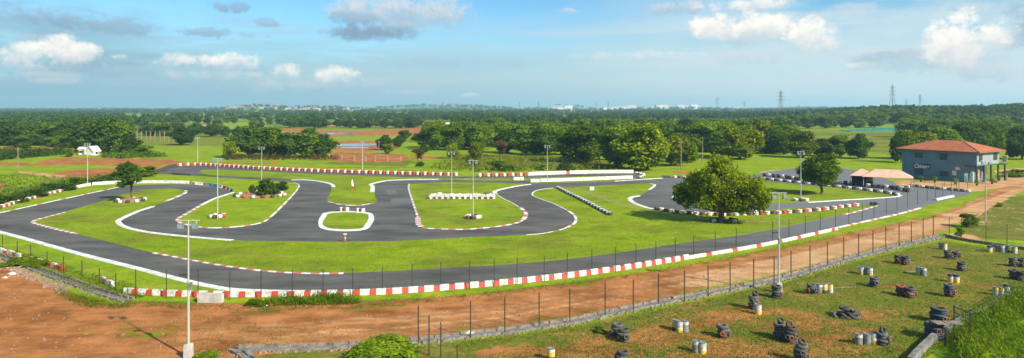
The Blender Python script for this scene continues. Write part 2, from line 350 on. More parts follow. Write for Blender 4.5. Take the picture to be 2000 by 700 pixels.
# ------------------------------------------------------------------ ground sheet with its cover map
def build_ground():
    ys=[-30,-10,5,15,22]; y=28.0
    while y<7200: ys.append(y); y*=1.0105
    ys=np.array(ys); nu=620; us=np.linspace(-1.3,1.3,nu)
    Y=np.repeat(ys,nu); U=np.tile(us,len(ys)); X=U*(np.maximum(Y,0)+np.where(Y<28,60,0)+ (60*np.exp(-np.maximum(Y-28,0)/40))*(Y>=28))
    Z=height(X,Y)
    d=np.maximum(Y,5); PX=1000+F*X/d; PY=HZ+F*H/d     # where the flat plane projects: used only to lay out the fields
    def soft(pxpoly,w=1.6):
        acc=np.zeros(X.shape)
        P=[(a,b) for a,b in pxpoly]
        k=0
        for dx,dy in ((0,0),(w*4,0),(-w*4,0),(0,w),(0,-w),(w*3,w*.7),(-w*3,-w*.7)):
            acc+=ptpoly(PX+dx,PY+dy,P); k+=1
        return acc/k
    R=np.zeros(X.shape); Sd=np.zeros(X.shape); Ol=np.zeros(X.shape); Fo=np.zeros(X.shape)
    def soil(poly,a=1,sand=0,w=1.6):
        s=soft(poly,w)
        R[:]=np.maximum(R*(1-s),s*a) if a<1 else np.maximum(R,s*a); Sd[:]=Sd*(1-s)+s*sand
    def green(poly,amt=0.,w=1.6):
        s=soft(poly,w); R[:]=R*(1-s)+s*amt
    def olive(poly,a,w=2):
        s=soft(poly,w); Ol[:]=Ol*(1-s)+s*a
    # obstacle field at bottom right
    fld=[(400,720),(450,690),(817,672),(919,662),(1113,637),(1385,578),(1520,551),(1640,515),(1840,466),(1900,478),(2060,492),(2060,560),(1900,610),(1780,720)]
    olive(fld,.70,5); s=soft(fld,3); R+=s*.38
    dry=[(900,720),(1000,675),(1150,655),(1300,625),(1450,600),(1600,605),(1680,640),(1700,720)]
    R+=soft(dry,6)*.13; Ol+=soft(dry,8)*.2
    # dirt road
    road=[(-60,470),(0,512),(60,535),(110,560),(160,580),(230,596),(330,603),(420,608),(500,612),(600,614),(700,606),(800,598),(870,590),(1000,577),(1150,557),(1300,534),(1400,515),(1500,496),(1600,474),(1700,452),(1800,428),(1870,405),(1920,382),(1960,362),(2060,335),(2060,352),(2000,374),(1930,407),(1845,452),(1640,505),(1520,537),(1385,563),(1250,593),(1113,620),(1000,637),(919,648),(817,664),(600,676),(400,720),(-80,720)]
    soil(road,1,.12,2.2)
    s=soft([(1250,560),(1500,500),(1700,455),(1870,405),(2060,325),(2060,380),(1845,455),(1500,560)],10); Sd[:]=np.maximum(Sd,s*.75)
    s=soft([(300,640),(900,600),(1200,560),(1200,600),(900,650),(300,690)],14); Sd[:]=np.maximum(Sd,s*.3)
    xs_=[-60,60,240,420,600,800,1000,1300,1500,1700,1870,2060]; T_=[500,540,598,610,612,598,578,532,494,450,404,337]; B_=[760,740,715,700,678,665,638,582,545,493,443,350]
    fr=(PY-np.interp(PX,xs_,T_))/(np.interp(PX,xs_,B_)-np.interp(PX,xs_,T_)); inr=(fr>0)&(fr<1)
    wob=.03*np.sin(PX*.011)+.02*np.sin(PX*.031)
    for f0,am in ((.30,.40),(.42,.30),(.55,-.25),(.62,.40),(.74,.30),(.18,-.2)): Sd+=inr*am*np.clip((PX-250)/500,.15,1)*np.exp(-((fr+wob-f0)/.028)**2)
    for f0,am in ((.36,.20),(.68,.22),(.90,.45),(.5,.12)): R-=inr*am*np.exp(-((fr+wob-f0)/.03)**2)
    # verge between road and fence: straggling grass
    green([(240,585),(330,590),(500,590),(700,590),(870,578),(1000,566),(1150,547),(1300,524),(1500,486),(1700,444),(1800,423),(1800,428),(1700,452),(1500,496),(1300,534),(1150,558),(1000,580),(870,594),(700,608),(500,618),(330,608),(240,600)],.60,1.5)
    olive([(240,585),(500,592),(870,580),(1300,526),(1700,446),(1800,423),(1800,430),(1500,496),(1300,534),(870,594),(500,618),(240,600)],.7,2)
    green([(120,640),(330,610),(420,640),(300,672),(150,665)],.62,8)
    green([(560,660),(720,640),(900,625),(1120,600),(1300,560),(1300,585),(1113,624),(919,650),(817,662),(600,672)],.66,3)
    R+=soft([(1150,650),(1400,640),(1500,600),(1450,590),(1300,640)],4)*.15
    # dry patches of bare soil in the obstacle field
    for (cx,cy,rx,ry) in ((1275,662,50,9),(1420,690,60,9),(1690,618,30,7),(1545,640,45,7),(1600,660,40,6),(1150,690,70,10),(980,690,60,8),(1340,585,0,0),(1740,560,25,3),(1930,556,28,3),(1830,600,20,3),(1700,645,28,4),(1160,668,22,5)):
        if rx: R+=.45*np.exp(-((PX-cx)/rx)**2-((PY-cy)/ry)**2)
    # forecourt, fields far left, bare ground
    soil([(1735,356),(1770,352),(1900,358),(1950,350),(2060,325),(2060,345),(1960,366),(1900,376),(1830,367),(1785,362),(1757,368)],1,.8,1)
    soil([(1940,332),(2060,325),(2060,333),(1945,340)],1,.9,1)
    soil([(0,288),(115,288),(125,295),(0,296)],1,0,.8); soil([(-80,288),(10,288),(10,296),(-80,297)],1,0,.8)
    soil([(112,296),(156,295),(160,301),(122,303)],1,0,.7)
    soil([(60,323),(78,315),(105,310),(140,307.5),(330,311),(368,320),(330,331),(300,333),(255,328),(165,322),(80,324)],1,0,.8)
    green([(170,321),(235,325),(330,323),(330,325.5),(235,328),(165,324)],0,.6)
    soil([(105,337),(165,330),(240,329),(228,347),(110,346)],1,.05,.8)
    soil([(34,335),(60,337),(130,343),(125,350),(90,347),(36,338)],1,.9,.7); soil([(-20,358),(10,358),(12,370),(-20,371)],1,.4,1)
    soil([(-80,316),(60,318),(60,324),(-80,323)],.85,0,.8)
    soil([(300,329),(345,322),(350,326),(305,333)],1,.1,.6)
    for (a,b) in ((315,317.5),(319,321),(322.5,324)): soil([(432,a),(545,a),(545,b),(432,b)],.8,.1,.4)
    soil([(640,297),(790,301),(800,309),(790,316),(690,318),(650,314)],1,.1,.8)
    soil([(800,303),(870,305),(860,312),(800,313)],.6,.2,1); soil([(930,318),(1010,322),(1000,327),(930,325)],.45,.3,1)
    soil([(640,276),(700,274),(770,277),(780,292),(700,297),(650,294)],.75,.1,1)
    soil([(540,251),(700,256),(870,248),(875,262),(700,266),(650,268),(560,258)],1,.25,.5)
    soil([(580,243),(660,244),(880,240),(880,247),(660,249),(585,247)],.9,.4,.5)
    soil([(1310,334),(1350,334),(1348,341),(1312,338)],.8,.3,.6)
    soil([(1480,336),(1560,329),(1570,330),(1490,339)],1,.9,.5); soil([(1640,352),(1760,355),(1760,364),(1660,357)],.9,.5,.6)
    soil([(1700,330),(1765,333),(1765,338),(1700,335)],.6,.3,.6)
    soil([(0,350),(0,0),(0,0)],0) if False else None
    soil([(1845,456),(1900,458),(1925,470),(1860,468)],1,.75,1)
    olive([(230,258),(620,262),(620,290),(230,284)],.55,1.5); olive([(1480,254),(1770,257),(1770,305),(1700,300),(1480,300)],.5,2); olive([(1880,395),(2060,375),(2060,474),(1880,465)],.85,3)
    olive([(870,300),(1150,305),(1230,330),(900,330)],.75,3); green([(880,300),(1150,305),(1230,330),(900,330)],.33,3)
    R+=soft([(1905,400),(2060,380),(2060,458),(1890,452)],4)*.40; Sd+=soft([(1905,400),(2060,380),(2060,458),(1890,452)],4)*.8
    green([(0,470),(0,500),(60,522),(110,545),(180,575),(250,588),(420,575),(350,550),(150,505)],.30,1.5)
    olive([(640,316),(800,317),(795,326),(640,322)],.7,1)
    for (a,b,x0,x1) in ((318,321,560,1000),(326,329,640,1030),(300,303,440,620),(312,315,600,1010)): olive([(x0,a),(x1,a+1),(x1,b+1),(x0,b)],.6,1)
    for i,(yy,h_) in enumerate(((262,3),(270,2.5),(277,3),(284,3),(292,3))): olive([(1480,yy),(1775,yy+2),(1775,yy+h_+2),(1480,yy+h_)],.9,1)
    for (x0,y0,x1,y1,f) in ((200,228,330,232,.0),(390,229,500,233,0),(430,236,640,239,0),(250,244,420,248,0),(700,232,900,235,0)):
        s=soft([(x0,y0),(x1,y0),(x1,y1),(x0,y1)],.6); Fo*=(1-s); Ol[:]=Ol*(1-s)+.7*s
    # far country: dark wooded floor past the fields
    Fo+=np.clip((Y-420)/150,0,1)*.5
    s=soft([(170,226),(520,222),(520,262),(170,262)],1)*.5; Fo-=s*.5
    s=soft([(1480,252),(1775,255),(1775,310),(1480,310)],1); Fo-=s
    s=soft([(240,262),(640,262),(640,300),(240,300)],1); Fo-=s
    nz=np.sin(X*.012+Y*.004)*np.sin(Y*.0061-X*.003)
    Fo-=np.where((Y>700)&(nz>.62),.7,0); Ol+=np.where((Y>600)&(nz>.62),.5,0)
    n=len(X); me=bpy.data.meshes.new('ground')
    me.vertices.add(n); me.vertices.foreach_set('co',np.stack([X,Y,Z],1).astype(np.float32).ravel())
    nr=len(ys); a=(np.arange(nr-1)[:,None]*nu+np.arange(nu-1)[None,:]).ravel()
    q=np.stack([a,a+1,a+nu+1,a+nu],1).astype(np.int32)
    me.loops.add(q.size); me.loops.foreach_set('vertex_index',q.ravel())
    me.polygons.add(len(q)); me.polygons.foreach_set('loop_start',np.arange(0,q.size,4,dtype=np.int32))
    me.update(calc_edges=True); me.validate()
    at=me.color_attributes.new('cov','FLOAT_COLOR','POINT')
    at.data.foreach_set('color',np.clip(np.stack([R,Sd,Ol,Fo],1),0,1).astype(np.float32).ravel())
    me.materials.append(M['ground']); me.polygons.foreach_set('use_smooth',[True]*len(q))
    o=bpy.data.objects.new('ground',me); COL.objects.link(o); o['kind']='structure'
    return PX,PY,R
build_ground()
# ponds
for q in ([(655,283),(690,281),(735,281.5),(740,284),(700,286),(660,286)],[(668,288),(705,287),(722,288.5),(700,290.5),(672,290)],[(622,260.5),(660,259.5),(700,261),(680,263),(640,263)]):
    sheet('water',GP(q),.06,'water')
# pale track paint/gravel path across the infield
def ribbon(name,pts,w,z,mat,n=6,kind='structure',jit=0):
    P=catmull(pts,n); mb=MB(); vs=[]
    for i,p in enumerate(P):
        d=(P[min(i+1,len(P)-1)]-P[max(i-1,0)]).normalized(); s=Vector((-d.y,d.x,0)); ww=w*(1+random.uniform(-jit,jit))
        vs+= [(p.x+s.x*ww/2,p.y+s.y*ww/2,z),(p.x-s.x*ww/2,p.y-s.y*ww/2,z)]
    mb.add(vs,[(2*i,2*i+1,2*i+3,2*i+2) for i in range(len(P)-1)])
    # upward normals
    o=mb.build(name,mat); o['kind']=kind; return o
M['pebble']=plain('dusty_pebbles',(.27,.16,.09),.95,dirt=(.16,.09,.05),scale=2)
M['pathsoil']=plain('trodden_soil',(.30,.19,.10),.95,dirt=(.13,.13,.03),scale=1.1)
ribbon('path',GP([(1100,368),(1130,371),(1160,382),(1200,396),(1250,409),(1300,419),(1380,429),(1450,433),(1540,434)]),.75,.058,'pathsoil',8,jit=.45)

# ------------------------------------------------------------------ kerbs
def kerb(pts,w=.55,pat=None,seg=1.0,z=.03,h=.06,closed=False,off=0.0):
    """a low painted concrete kerb; pat = list of material slots cycled every seg metres"""
    P=resample(catmull(pts,10,closed),seg/2 if pat else .8); mb=MB(); vs=[]
    for i,p in enumerate(P):
        d=(P[min(i+1,len(P)-1)]-P[max(i-1,0)]).normalized(); s=Vector((-d.y,d.x,0)); q=p+s*off
        for t,zz in ((-.5,z-.03),(-.42,z+h*.7),(.42,z+h),(.5,z-.03)): vs.append((q.x+s.x*w*t,q.y+s.y*w*t,zz))
    for i in range(len(P)-1):
        mi=0 if not pat else pat[(i//2)%len(pat)]
        mb.add([],[]); 
        for k in range(3): mb.f.append((4*i+k,4*i+k+1,4*i+5+k,4*i+4+k)); mb.m.append(mi)
    mb.v=vs
    mb.f.append((0,1,2,3)); mb.m.append(0); e=4*(len(P)-1); mb.f.append((e+3,e+2,e+1,e)); mb.m.append(0)
    o=mb.build('kerb',['kerbwhite','kerbred','rubbergrey']); o['kind']='structure'; return o
W=[0]; RW=[0,1]; PK=[0,0,1]
kerb(GP([(-60,440),(0,454),(50,467),(150,495),(265,524),(350,546),(400,557.5),(450,566),(520,569.5),(600,571)]),.75)
kerb(GP([(600,571),(670,570),(760,566),(870,559),(920,555),(1060,541),(1150,530),(1270,514),(1340,504)]),.5)
kerb(GP([(1340,503),(1440,487),(1540,468),(1625,447.5),(1690,433),(1755,418.5),(1800,406)]),.4,[0,0,0,1,0,1],1.1)
kerb(GP([(-30,423),(0,416.5),(50,405.5),(100,394.5),(165,380.5),(235,365.5)]),.40,[0,0,0,0,1],1.4)
kerb(GP([(126,415.5),(91,425),(70,430.5),(64,435),(80,440.5),(110,448.5),(150,457.5)]),.55,RW,.8)
kerb(GP([(300,495),(350,504.5),(400,514),(460,523.5),(520,530.5),(600,535),(672,535)]),.38,RW,.95)
kerb(GP([(298,404),(270,413),(243,425),(231,431.5),(233,437.5),(245,444.5),(270,451),(300,456),(370,463.5),(455,470.5)]),.85)
kerb(GP([(363,373),(362,377),(343,386),(323,394)]),.7,[0,1,0],1.6)
kerb(GP([(455,376.5),(421,387.5),(391,402)]),.6)
kerb(GP([(391,402),(360,420),(348,427),(346,432),(355,437),(385,444)]),.5,[1,0],1.4)
kerb(GP([(385,444),(414,446),(460,444),(506,437),(527,427)]),.32,[0,1,0],1.0)
kerb(GP([(529,424),(560,394),(581,370),(583,361),(572,357)]),.35,[0,0,0,0,1],1.3)
kerb(GP([(570,352),(600,352.3),(630,356),(648,361),(652,366)]),.9)
kerb(GP([(727,376),(727,364),(724,361),(737,357),(755,353.5),(790,351.8),(860,351)]),1.0)
kerb(GP([(641,395),(670,401),(700,402),(732,397)]),.30,[0,0,1],1.0)
kerb(GP([(799,360),(798,368),(804,389),(811,410),(816,425)]),.4,[0,0,1],1.2)
kerb(GP([(816,425),(817,438),(823,444)]),.9,[1,0],.9)
kerb(GP([(823,446.5),(860,448),(900,449),(946,446),(980,442),(1010,436),(1023,429.5)]),.38,[1,0],1.0)
kerb(GP([(1022,429.5),(1027.5,421),(1022,411),(1012,404)]),.7,[0,1],2.4)
kerb(GP([(1035,360.5),(1010,364),(985,369),(966,374.5),(969,380)]),.9)
kerb(GP([(1012,404),(1000,397),(982,388),(969,380)]),.25)
kerb(GP([(1028,460),(1060,457),(1094,450),(1113,443)]),.25,[0,0,0,1],1.5)
kerb(GP([(1108,445),(1118,440),(1125,431),(1120,420),(1106,411)]),.5,[0,1,0,0],1.2)
kerb(GP([(1106,411),(1083,399.5),(1060,391),(1041,383),(1040,378),(1048,373),(1062,370),(1085,367.5)]),.28)
kerb(GP([(1247,383),(1233,386),(1230,390),(1240,398),(1262,406),(1285,411)]),1.0)
kerb(GP([(1285,411),(1314,414),(1360,417),(1429,415),(1491,412)]),.5)
kerb(GP([(1713,402),(1692,408.5),(1656,418),(1640,421)]),.45,[0,1],1.3)
kerb(GP([(1270,359.5),(1278,361),(1275,366),(1266,372)]),.6)
kerb(GP([(1577,396),(1610,394),(1656,391),(1701,388.5),(1752,384.5),(1759,382)]),.6)
kerb(GP([(1315,387),(1322,379)]),.8)
kerb(GP([(1200,354.5),(1240,352),(1295,348.5)]),.5)

# ------------------------------------------------------------------ low painted walls
def wall(pts,h,t,pat,seg,label,mats=('white','red','blue'),n=8,z=.02,bulge=.04,name='barrier_wall',group=None,cat='barrier',jit=0.0):
    P=resample(catmull(pts,n),seg); mb=MB(); ex=0
    for i in range(len(P)-1):
        a,b=P[i],P[i+1]; mi=pat[i%len(pat)]; 
        d=(b-a).normalized(); s=Vector((-d.y,d.x,0)); w=t/2+(bulge if mi else 0)
        hh=h*(.86 if mi==1 and bulge>0 else 1)+random.uniform(-jit,jit)
        sp=random.uniform(-jit,jit)*s
        vs=[]
        for p in (a,b):
            for q,zz in ((-w*1.25,z),(w*1.25,z),(w*.8,z+hh),(-w*.8,z+hh)):
                vs.append(Vector((p.x,p.y,0))+s*q+Vector((0,0,zz))+sp)
        mb.add(vs,[(0,1,2,3),(7,6,5,4),(1,0,4,5),(2,1,5,6),(3,2,6,7),(0,3,7,4)],mi)
    o=mb.build(name,list(mats)); tag(o,label,cat,group); return o
wall(GP([(243,574),(330,578),(400,580),(500,580),(600,579),(700,577),(800,572),(900,564),(1000,555),(1100,544),(1200,530),(1300,514),(1345,506)]),.52,.3,[0,0,0,1,1],.29,'long low white wall with red painted blocks along the front straight')
wall(GP([(1345,506),(1400,497),(1500,479),(1600,457),(1640,448)]),.35,.3,[0,0,0,1,0],.9,'thinner low white wall with sparse red blocks towards the clubhouse end of the front straight')
for a,b,pat,lab in (((62,510),(92,520),[0,0,0],'short dirty white wall piece buried in weeds at far left'),((95,521),(128,530),[1,0,1],'short faded red wall piece at left between two thin posts'),((200,550),(222,562),[0,1,0],'stubby white and red wall end left of the long front wall'),((0,493),(40,505),[0,0,1],'leftmost crumbling white wall piece beside the stone drain')):
    wall(GP([a,((a[0]+b[0])/2,(a[1]+b[1])/2),b]),.5,.3,pat,.8,lab,jit=.05)
wall(GP([(122,373),(150,367.5),(180,362)]),.6,.35,[0],1.2,'weathered white wall beyond the left bend next to the dark fence')
wall(GP([(180,362),(230,359),(300,358),(373,359)]),.62,.5,[0],1.4,'long plain white wall behind the left hairpin')
wall(GP([(373,359.5),(384,361)]),.55,.45,[1,0],.6,'short red and white wall end at the hairpin')
wall(GP([(1035,343),(1100,340.5),(1180,338.8),(1241,338.5)]),.85,.5,[0,0,0,0,0,0,0,0,0,0,1,0,0,0,0,0,0,0,0],1.0,'white wall with two red marks along the far side of the back straight')
wall(GP([(1036,356.5),(1100,354.5),(1180,351.5),(1243,349)]),.75,.5,[0],1.3,'white wall dividing the back straight from the return track')
wall(GP([(1003,352.5),(1015,352.3),(1027,352)]),.75,.5,[0],.8,'short white block on the grass strip near the dividing wall')
wall(GP([(337,341),(355,342.5),(378,343.5)]),.45,.5,[0],1.0,'low black rubber barrier inside the back left hairpin',mats=('rubber',))
wall(GP([(1293,348),(1303,348),(1314,348)]),.55,.5,[0],1.0,'low black rubber barrier at the far end of the return track',mats=('rubber',))
wall(GP([(1827,392),(1845,388),(1865,384)]),.3,.5,[0],1.2,'white and pale blue barrier lying along the track by the clubhouse',mats=('white','blue'))
# blue/white plastic barriers round the hairpin
def plastic_barrier(loc,rz,mat,label,L=1.7):
    r=empty('plastic_barrier',loc,rz)
    mb=MB(); 
    pr=[(-.22,0),(.22,0),(.2,.12),(.09,.3),(.07,.68),(-.07,.68),(-.09,.3),(-.2,.12)]
    vs=[(-L/2,y,z) for y,z in pr]+[(L/2,y,z) for y,z in pr]; k=len(pr)
    mb.add(vs,[tuple(range(k-1,-1,-1)),tuple(range(k,2*k))]+[(i,(i+1)%k,k+(i+1)%k,k+i) for i in range(k)])
    mb.build('barrier_body',mat,r); MB().box((0,0,.70),(.18,.12,.06)).build('filler_cap','white',r)
    tag(r,label,'barrier'); return r
hp=[((392,362),'white','white plastic barrier next to the end of the long white wall'),((402,364),'greypaint','grey plastic barrier at the hairpin between white and blue ones'),((411,364.5),'blue','leftmost blue plastic barrier on the outside of the hairpin'),((421,366),'blue','second blue plastic barrier from the left at the hairpin'),((431,368),'white','white plastic barrier between blue ones at the hairpin'),((439,369.5),'red','red plastic barrier just left of the last blue one'),((446,371.5),'blue','last blue plastic barrier at the tip of the hairpin'),((453,375),'brown','brown barrier closing the tip of the hairpin')]
for (q,mt,lab) in hp: plastic_barrier(G(*q),-.35-.02*(q[0]-392)*.5,mt,lab,1.5 if q[0]<445 else 1.2)
# stone drains / edging
def drain(pts,label,w=.9,gut=True,z=0):
    r=empty('stone_drain',pts[0]); P=resample(catmull(pts,6),.55); base=pts[0]
    for side,name,wd,mt,hh in ((-.5,'drain_wall',.30,'concrete',.20),(.5,'drain_wall',.34,'rubble',.26)):
        mb=MB()
        for i in range(len(P)-1):
            a,b=P[i]-base,P[i+1]-base; d=(b-a).normalized(); s=Vector((-d.y,d.x,0))
            j=random.uniform(-.07,.07); h2=hh*random.uniform(.75,1.0); wd2=wd*random.uniform(.75,1.15)
            c=(a+b)/2+s*(-side*w+j); mb.box((c.x,c.y,h2/2-.02),((b-a).length*1.02,wd2,h2),0,math.atan2(d.y,d.x),.93,.8)
        mb.build(name,mt,r)
    mb=MB(); vs=[]
    for i,p in enumerate(P):
        d=(P[min(i+1,len(P)-1)]-P[max(i-1,0)]).normalized(); s=Vector((-d.y,d.x,0)); q=p-base
        vs+=[(q.x+s.x*w*.4,q.y+s.y*w*.4,.035),(q.x-s.x*w*.4,q.y-s.y*w*.4,.035)]
    mb.add(vs,[(2*i,2*i+1,2*i+3,2*i+2) for i in range(len(P)-1)]); mb.build('drain_bed','rubbergrey' if False else 'concrete',r)
    mb=MB()
    for i in range(0,len(P)):
        for k in range(3):
            p=P[i]-base; rr=random.uniform(.05,.14); dd=random.uniform(.5,1.3)*w
            mb.box((p.x+random.uniform(-.3,.3),p.y-dd,rr*.3),(rr*2,rr*1.6,rr),0,random.uniform(0,3),.6,.6)
    mb.build('loose_stones','stone',r)['kind']='stuff'
    return tag(r,label,'drain')
drain(GP([(1841,461),(1740,485),(1640,511),(1520,546),(1385,573),(1236,603),(1113,629),(1000,646),(919,655),(817,667)]),'long stone lined drain under the fence beside the dirt road')
drain(GP([(817,667),(720,674),(600,680),(455,683)]),'narrow grey drain at bottom centre left of the fence corner',w=.8)
drain(GP([(250,588),(200,573),(150,555),(100,538),(50,519),(0,502),(-40,490)]),'stone drain at bottom left between bare soil and weeds',w=.9)
drain(GP([(455,683),(480,698),(505,715)]),'short stub of grey drain turning towards the viewer at bottom centre',w=.6)
def lowwall(pts,h,t,label,mat='concrete'):
    P=resample(catmull(pts,8),.7); mb=MB()
    for i in range(len(P)-1):
        a,b=P[i],P[i+1]; d=(b-a).normalized(); c=(a+b)/2; mb.box((c.x,c.y,h/2),((b-a).length*1.06,t,h*random.uniform(.96,1.04)),0,math.atan2(d.y,d.x))
    o=mb.build('low_wall',mat); return tag(o,label,'wall')
lowwall(GP([(1845,462),(1880,470),(1930,478),(2000,488),(2070,497)]),.35,.4,'low pale stone wall along the far edge of the obstacle field','rubble')
lowwall(GP([(1778,714),(1800,690),(1830,662),(1866,640),(1900,622),(1960,590),(2040,555)]),.55,.35,'curved grey concrete wall at bottom right beside the tall weeds','concrete')
lowwall(GP([(389,590),(415,590.5),(442,591)]),.75,.5,'white painted concrete block in front of the front wall','brownpatch')
rr=random.Random(3)
def rock(loc,s,label):
    bm=bmesh.new(); bmesh.ops.create_icosphere(bm,subdivisions=2,radius=1)
    for v in bm.verts: v.co=Vector((v.co.x*s*1.3,v.co.y*s,v.co.z*s*.7))*rr.uniform(.8,1.2)
    me=bpy.data.meshes.new('rock'); bm.to_mesh(me); bm.free(); me.materials.append(M['brownpatch']); o=bpy.data.objects.new('rock',me); COL.objects.link(o); o.location=loc; return tag(o,label,'rock')
rock(G(24,536),.35,'pale boulder on bare soil at lower left')
rock(G(918,651),.28,'pale boulder beside the drain at bottom centre'); rock(G(10,543),.2,'small pale stone at the left edge of the bare soil')
# rubble bank at left
mb=MB()
for i in range(420):
    t=rr.random(); x=-20+t*150; y=505+t*58+abs(rr.gauss(0,6)); p=G(x,y); s=rr.uniform(.06,.22); mb.box((p.x,p.y,s*.3),(s*2,s*1.5,s),0,rr.uniform(0,3),.6,.55)
tag(mb.build('rubble','stone'),'crumbled earth and stones on the bank below the left drain','rubble',kind='stuff')

# ------------------------------------------------------------------ tyres
def tyre_mesh(name,R,h,mats,n=14,levels=1,jitter=0,mseq=None):
    mb=MB(); rnd=random.Random(len(name)+levels)
    for k in range(levels):
        ox,oy=(rnd.uniform(-jitter,jitter),rnd.uniform(-jitter,jitter))
        z=k*h; prof=[(R*.56,z+h*.12),(R*.62,z),(R*.90,z+h*.03),(R,z+h*.25),(R,z+h*.75),(R*.90,z+h*.97),(R*.62,z+h),(R*.56,z+h*.88),(R*.56,z+h*.12)]
        mb.lathe(prof,n,(mseq[k] if mseq else 0),(ox,oy,0))
    me=mb.build(name,mats); me.data.polygons.foreach_set('use_smooth',[True]*len(me.data.polygons)); return me
def stack_proto(mat,levels=3,R=.44,h=.26,name='tyre_stack'):
    if levels==1: name='tyre'
    return tyre_mesh(name,R,h,[mat],12,levels,.02)
STK={}
def tyre_row(pts,step,seq,label,group,levels=3,R=.44,h=.26,jit=.04,z=.03,cat='tyre stack'):
    P=resample(catmull(pts,8),step)
    names={'white':'white painted','red':'red painted','brown':'faded brown','rubber':'bare black','rubbergrey':'grey dusty'}
    for i,p in enumerate(P):
        mt=seq[i%len(seq)]; key=(mt,levels,R)
        if key not in STK: STK[key]=[stack_proto(mt,levels,R,h),[]]
        pr,used=STK[key]
        o=place(pr,used,(p.x+random.uniform(-jit,jit),p.y+random.uniform(-jit,jit),z),random.uniform(0,6),1,label%names[mt],group+' - '+names[mt],cat if levels>1 else 'tyre')
    return len(P)
nt_=0
nt_+=tyre_row(GP([(345,325),(378,323.7),(506,331),(600,335.5),(700,339),(830,342.5),(893,344)]),1.02,['red','white'],'%s tyre stack in the long row along the back straight','tyre stacks along the back straight',3,.48,.27)
nt_+=tyre_row(GP([(937,345.3),(980,345),(1033,344)]),1.02,['white','red'],'%s tyre stack in the short row before the white back wall','tyre stacks before the back wall',3,.48,.27)
nt_+=tyre_row(GP([(303,338.5),(318,334),(332,328.5),(345,325.5)]),1.0,['rubber'],'%s tyre stack curving round the back left hairpin','tyre stacks round the back left hairpin',3)
nt_+=tyre_row(GP([(-12,411),(0,407.5),(30,398),(60,390),(90,382),(123,374)]),1.0,['brown','white','brown','white','red','white'],'%s tyre stack beside the left bend below the dark fence','tyre stacks beside the left bend',2)
nt_+=tyre_row(GP([(1090,368.5),(1110,379),(1135,391),(1165,407),(1193,422)]),.95,['white','rubber'],'%s tyre in the diagonal divider on the infield grass','tyres dividing the infield grass',1,.44,.45)
nt_+=tyre_row(GP([(1283,411),(1314,416),(1360,420.5),(1414,422.5),(1445,422)]),1.05,['brown','white'],'%s tyre stack curving below the right hairpin near the big tree','tyre stacks below the right hairpin',2,.44,.3)
nt_+=tyre_row(GP([(1453,421.5),(1520,418.5),(1600,412.5),(1650,406),(1676,403)]),1.05,['white','brown','white','red'],'%s tyre stack on the grass tongue right of the big tree','tyre stacks right of the big tree',2,.44,.3)
nt_+=tyre_row(GP([(1493,345),(1528,348),(1560,353),(1600,360),(1656,361),(1701,367),(1750,371),(1778,377)]),1.22,['rubber','white','rubber'],'%s tyre stack in the upper double row before the canopies','tyre stacks in the upper row before the canopies',3)
nt_+=tyre_row(GP([(1491,351),(1553,358),(1615,364.5),(1656,369),(1724,377.5),(1750,382),(1757,384)]),1.22,['white','rubber'],'%s tyre stack in the lower double row edging the right infield','tyre stacks in the lower row edging the right infield',2)
nt_+=tyre_row(GP([(1765,370),(1785,365.5),(1828,370),(1895,376)]),1.15,['rubber','rubber','rubbergrey','white'],'%s tyre stack at the track end before the clubhouse','tyre stacks before the clubhouse',2)
nt_+=tyre_row(GP([(1318,348),(1345,348.5)]),1.1,['white','brown'],'%s tyre stack at the far end of the return track','tyre stacks at the return track end',2)
nt_+=tyre_row(GP([(1243,339.5),(1257,343),(1248,348.5)]),1.1,['white','rubbergrey'],'%s tyre stack round the back right hairpin','tyre stacks round the back right hairpin',1)
nt_+=tyre_row(GP([(1318,391),(1330,396),(1342,399)]),1.0,['rubber','rubbergrey'],'%s tyre stack at the left tip of the right infield','tyre stacks at the right infield tip',1)
print('tyre stacks',nt_)
# upright half tyres round poles and planters
def ring(cx,cy,a,b,n,seq,label,group,sc=1,z=.05):
    c=G(cx,cy)
    for i in range(n):
        t=2*PI*i/n; mt=seq[i%len(seq)]; key=(mt,1,.36)
        if key not in STK: STK[key]=[stack_proto(mt,1,.36,.5),[]]
        nm={'white':'white painted','red':'red painted','brown':'faded brown','rubber':'bare black','rubbergrey':'grey dusty'}[mt]
        place(STK[key][0],STK[key][1],(c.x+a*math.cos(t),c.y+b*math.sin(t),z),random.uniform(0,6),sc,label%nm,group+' - '+nm,'tyre')
ring(425,425,.95,.95,8,['red','white','brown','white'],'%s tyre ringing the pole foot left of the long planter','tyres round the left infield pole')
ring(924,427,.95,.95,8,['white','brown','rubber','white'],'%s tyre ringing the pole foot on the middle island','tyres round the middle island pole')
ring(1564,393,1.1,.9,7,['white','white','brown'],'%s tyre ringing the pole foot on the right infield','tyres round the right infield pole')
ring(255,394,2.3,2.3,10,['rubber','white'],'%s tyre ringing the small tree on the left infield','tyres round the small tree')
ring(508,383,4.7,3.6,16,['white','red','white','brown','rubber'],'%s tyre edging the oval planter','tyres edging the oval planter')
ring(1414,434,1.7,1.3,9,['rubber','brown','white'],'%s tyre at the foot of the big tree','tyres round the big tree')
def mound(cx,cy,a,b,h,label):
    bm=bmesh.new(); bmesh.ops.create_icosphere(bm,subdivisions=3,radius=1)
    for v in bm.verts:
        if v.co.z<0: v.co.z*=.1
        k=random.uniform(.9,1.08); v.co=Vector((v.co.x*a*k,v.co.y*b*k,v.co.z*h*k))
    me=bpy.data.meshes.new('earth_mound'); bm.to_mesh(me); bm.free(); me.materials.append(M['soil']); o=bpy.data.objects.new('earth_mound',me); COL.objects.link(o); o.location=G(cx,cy,.0); return tag(o,label,'earth mound')
mound(255,394,2.0,2.0,.75,'bare earth mound under the small tree on the left infield'); mound(508,383,4.3,3.2,.6,'bare earth heap filling the oval planter')
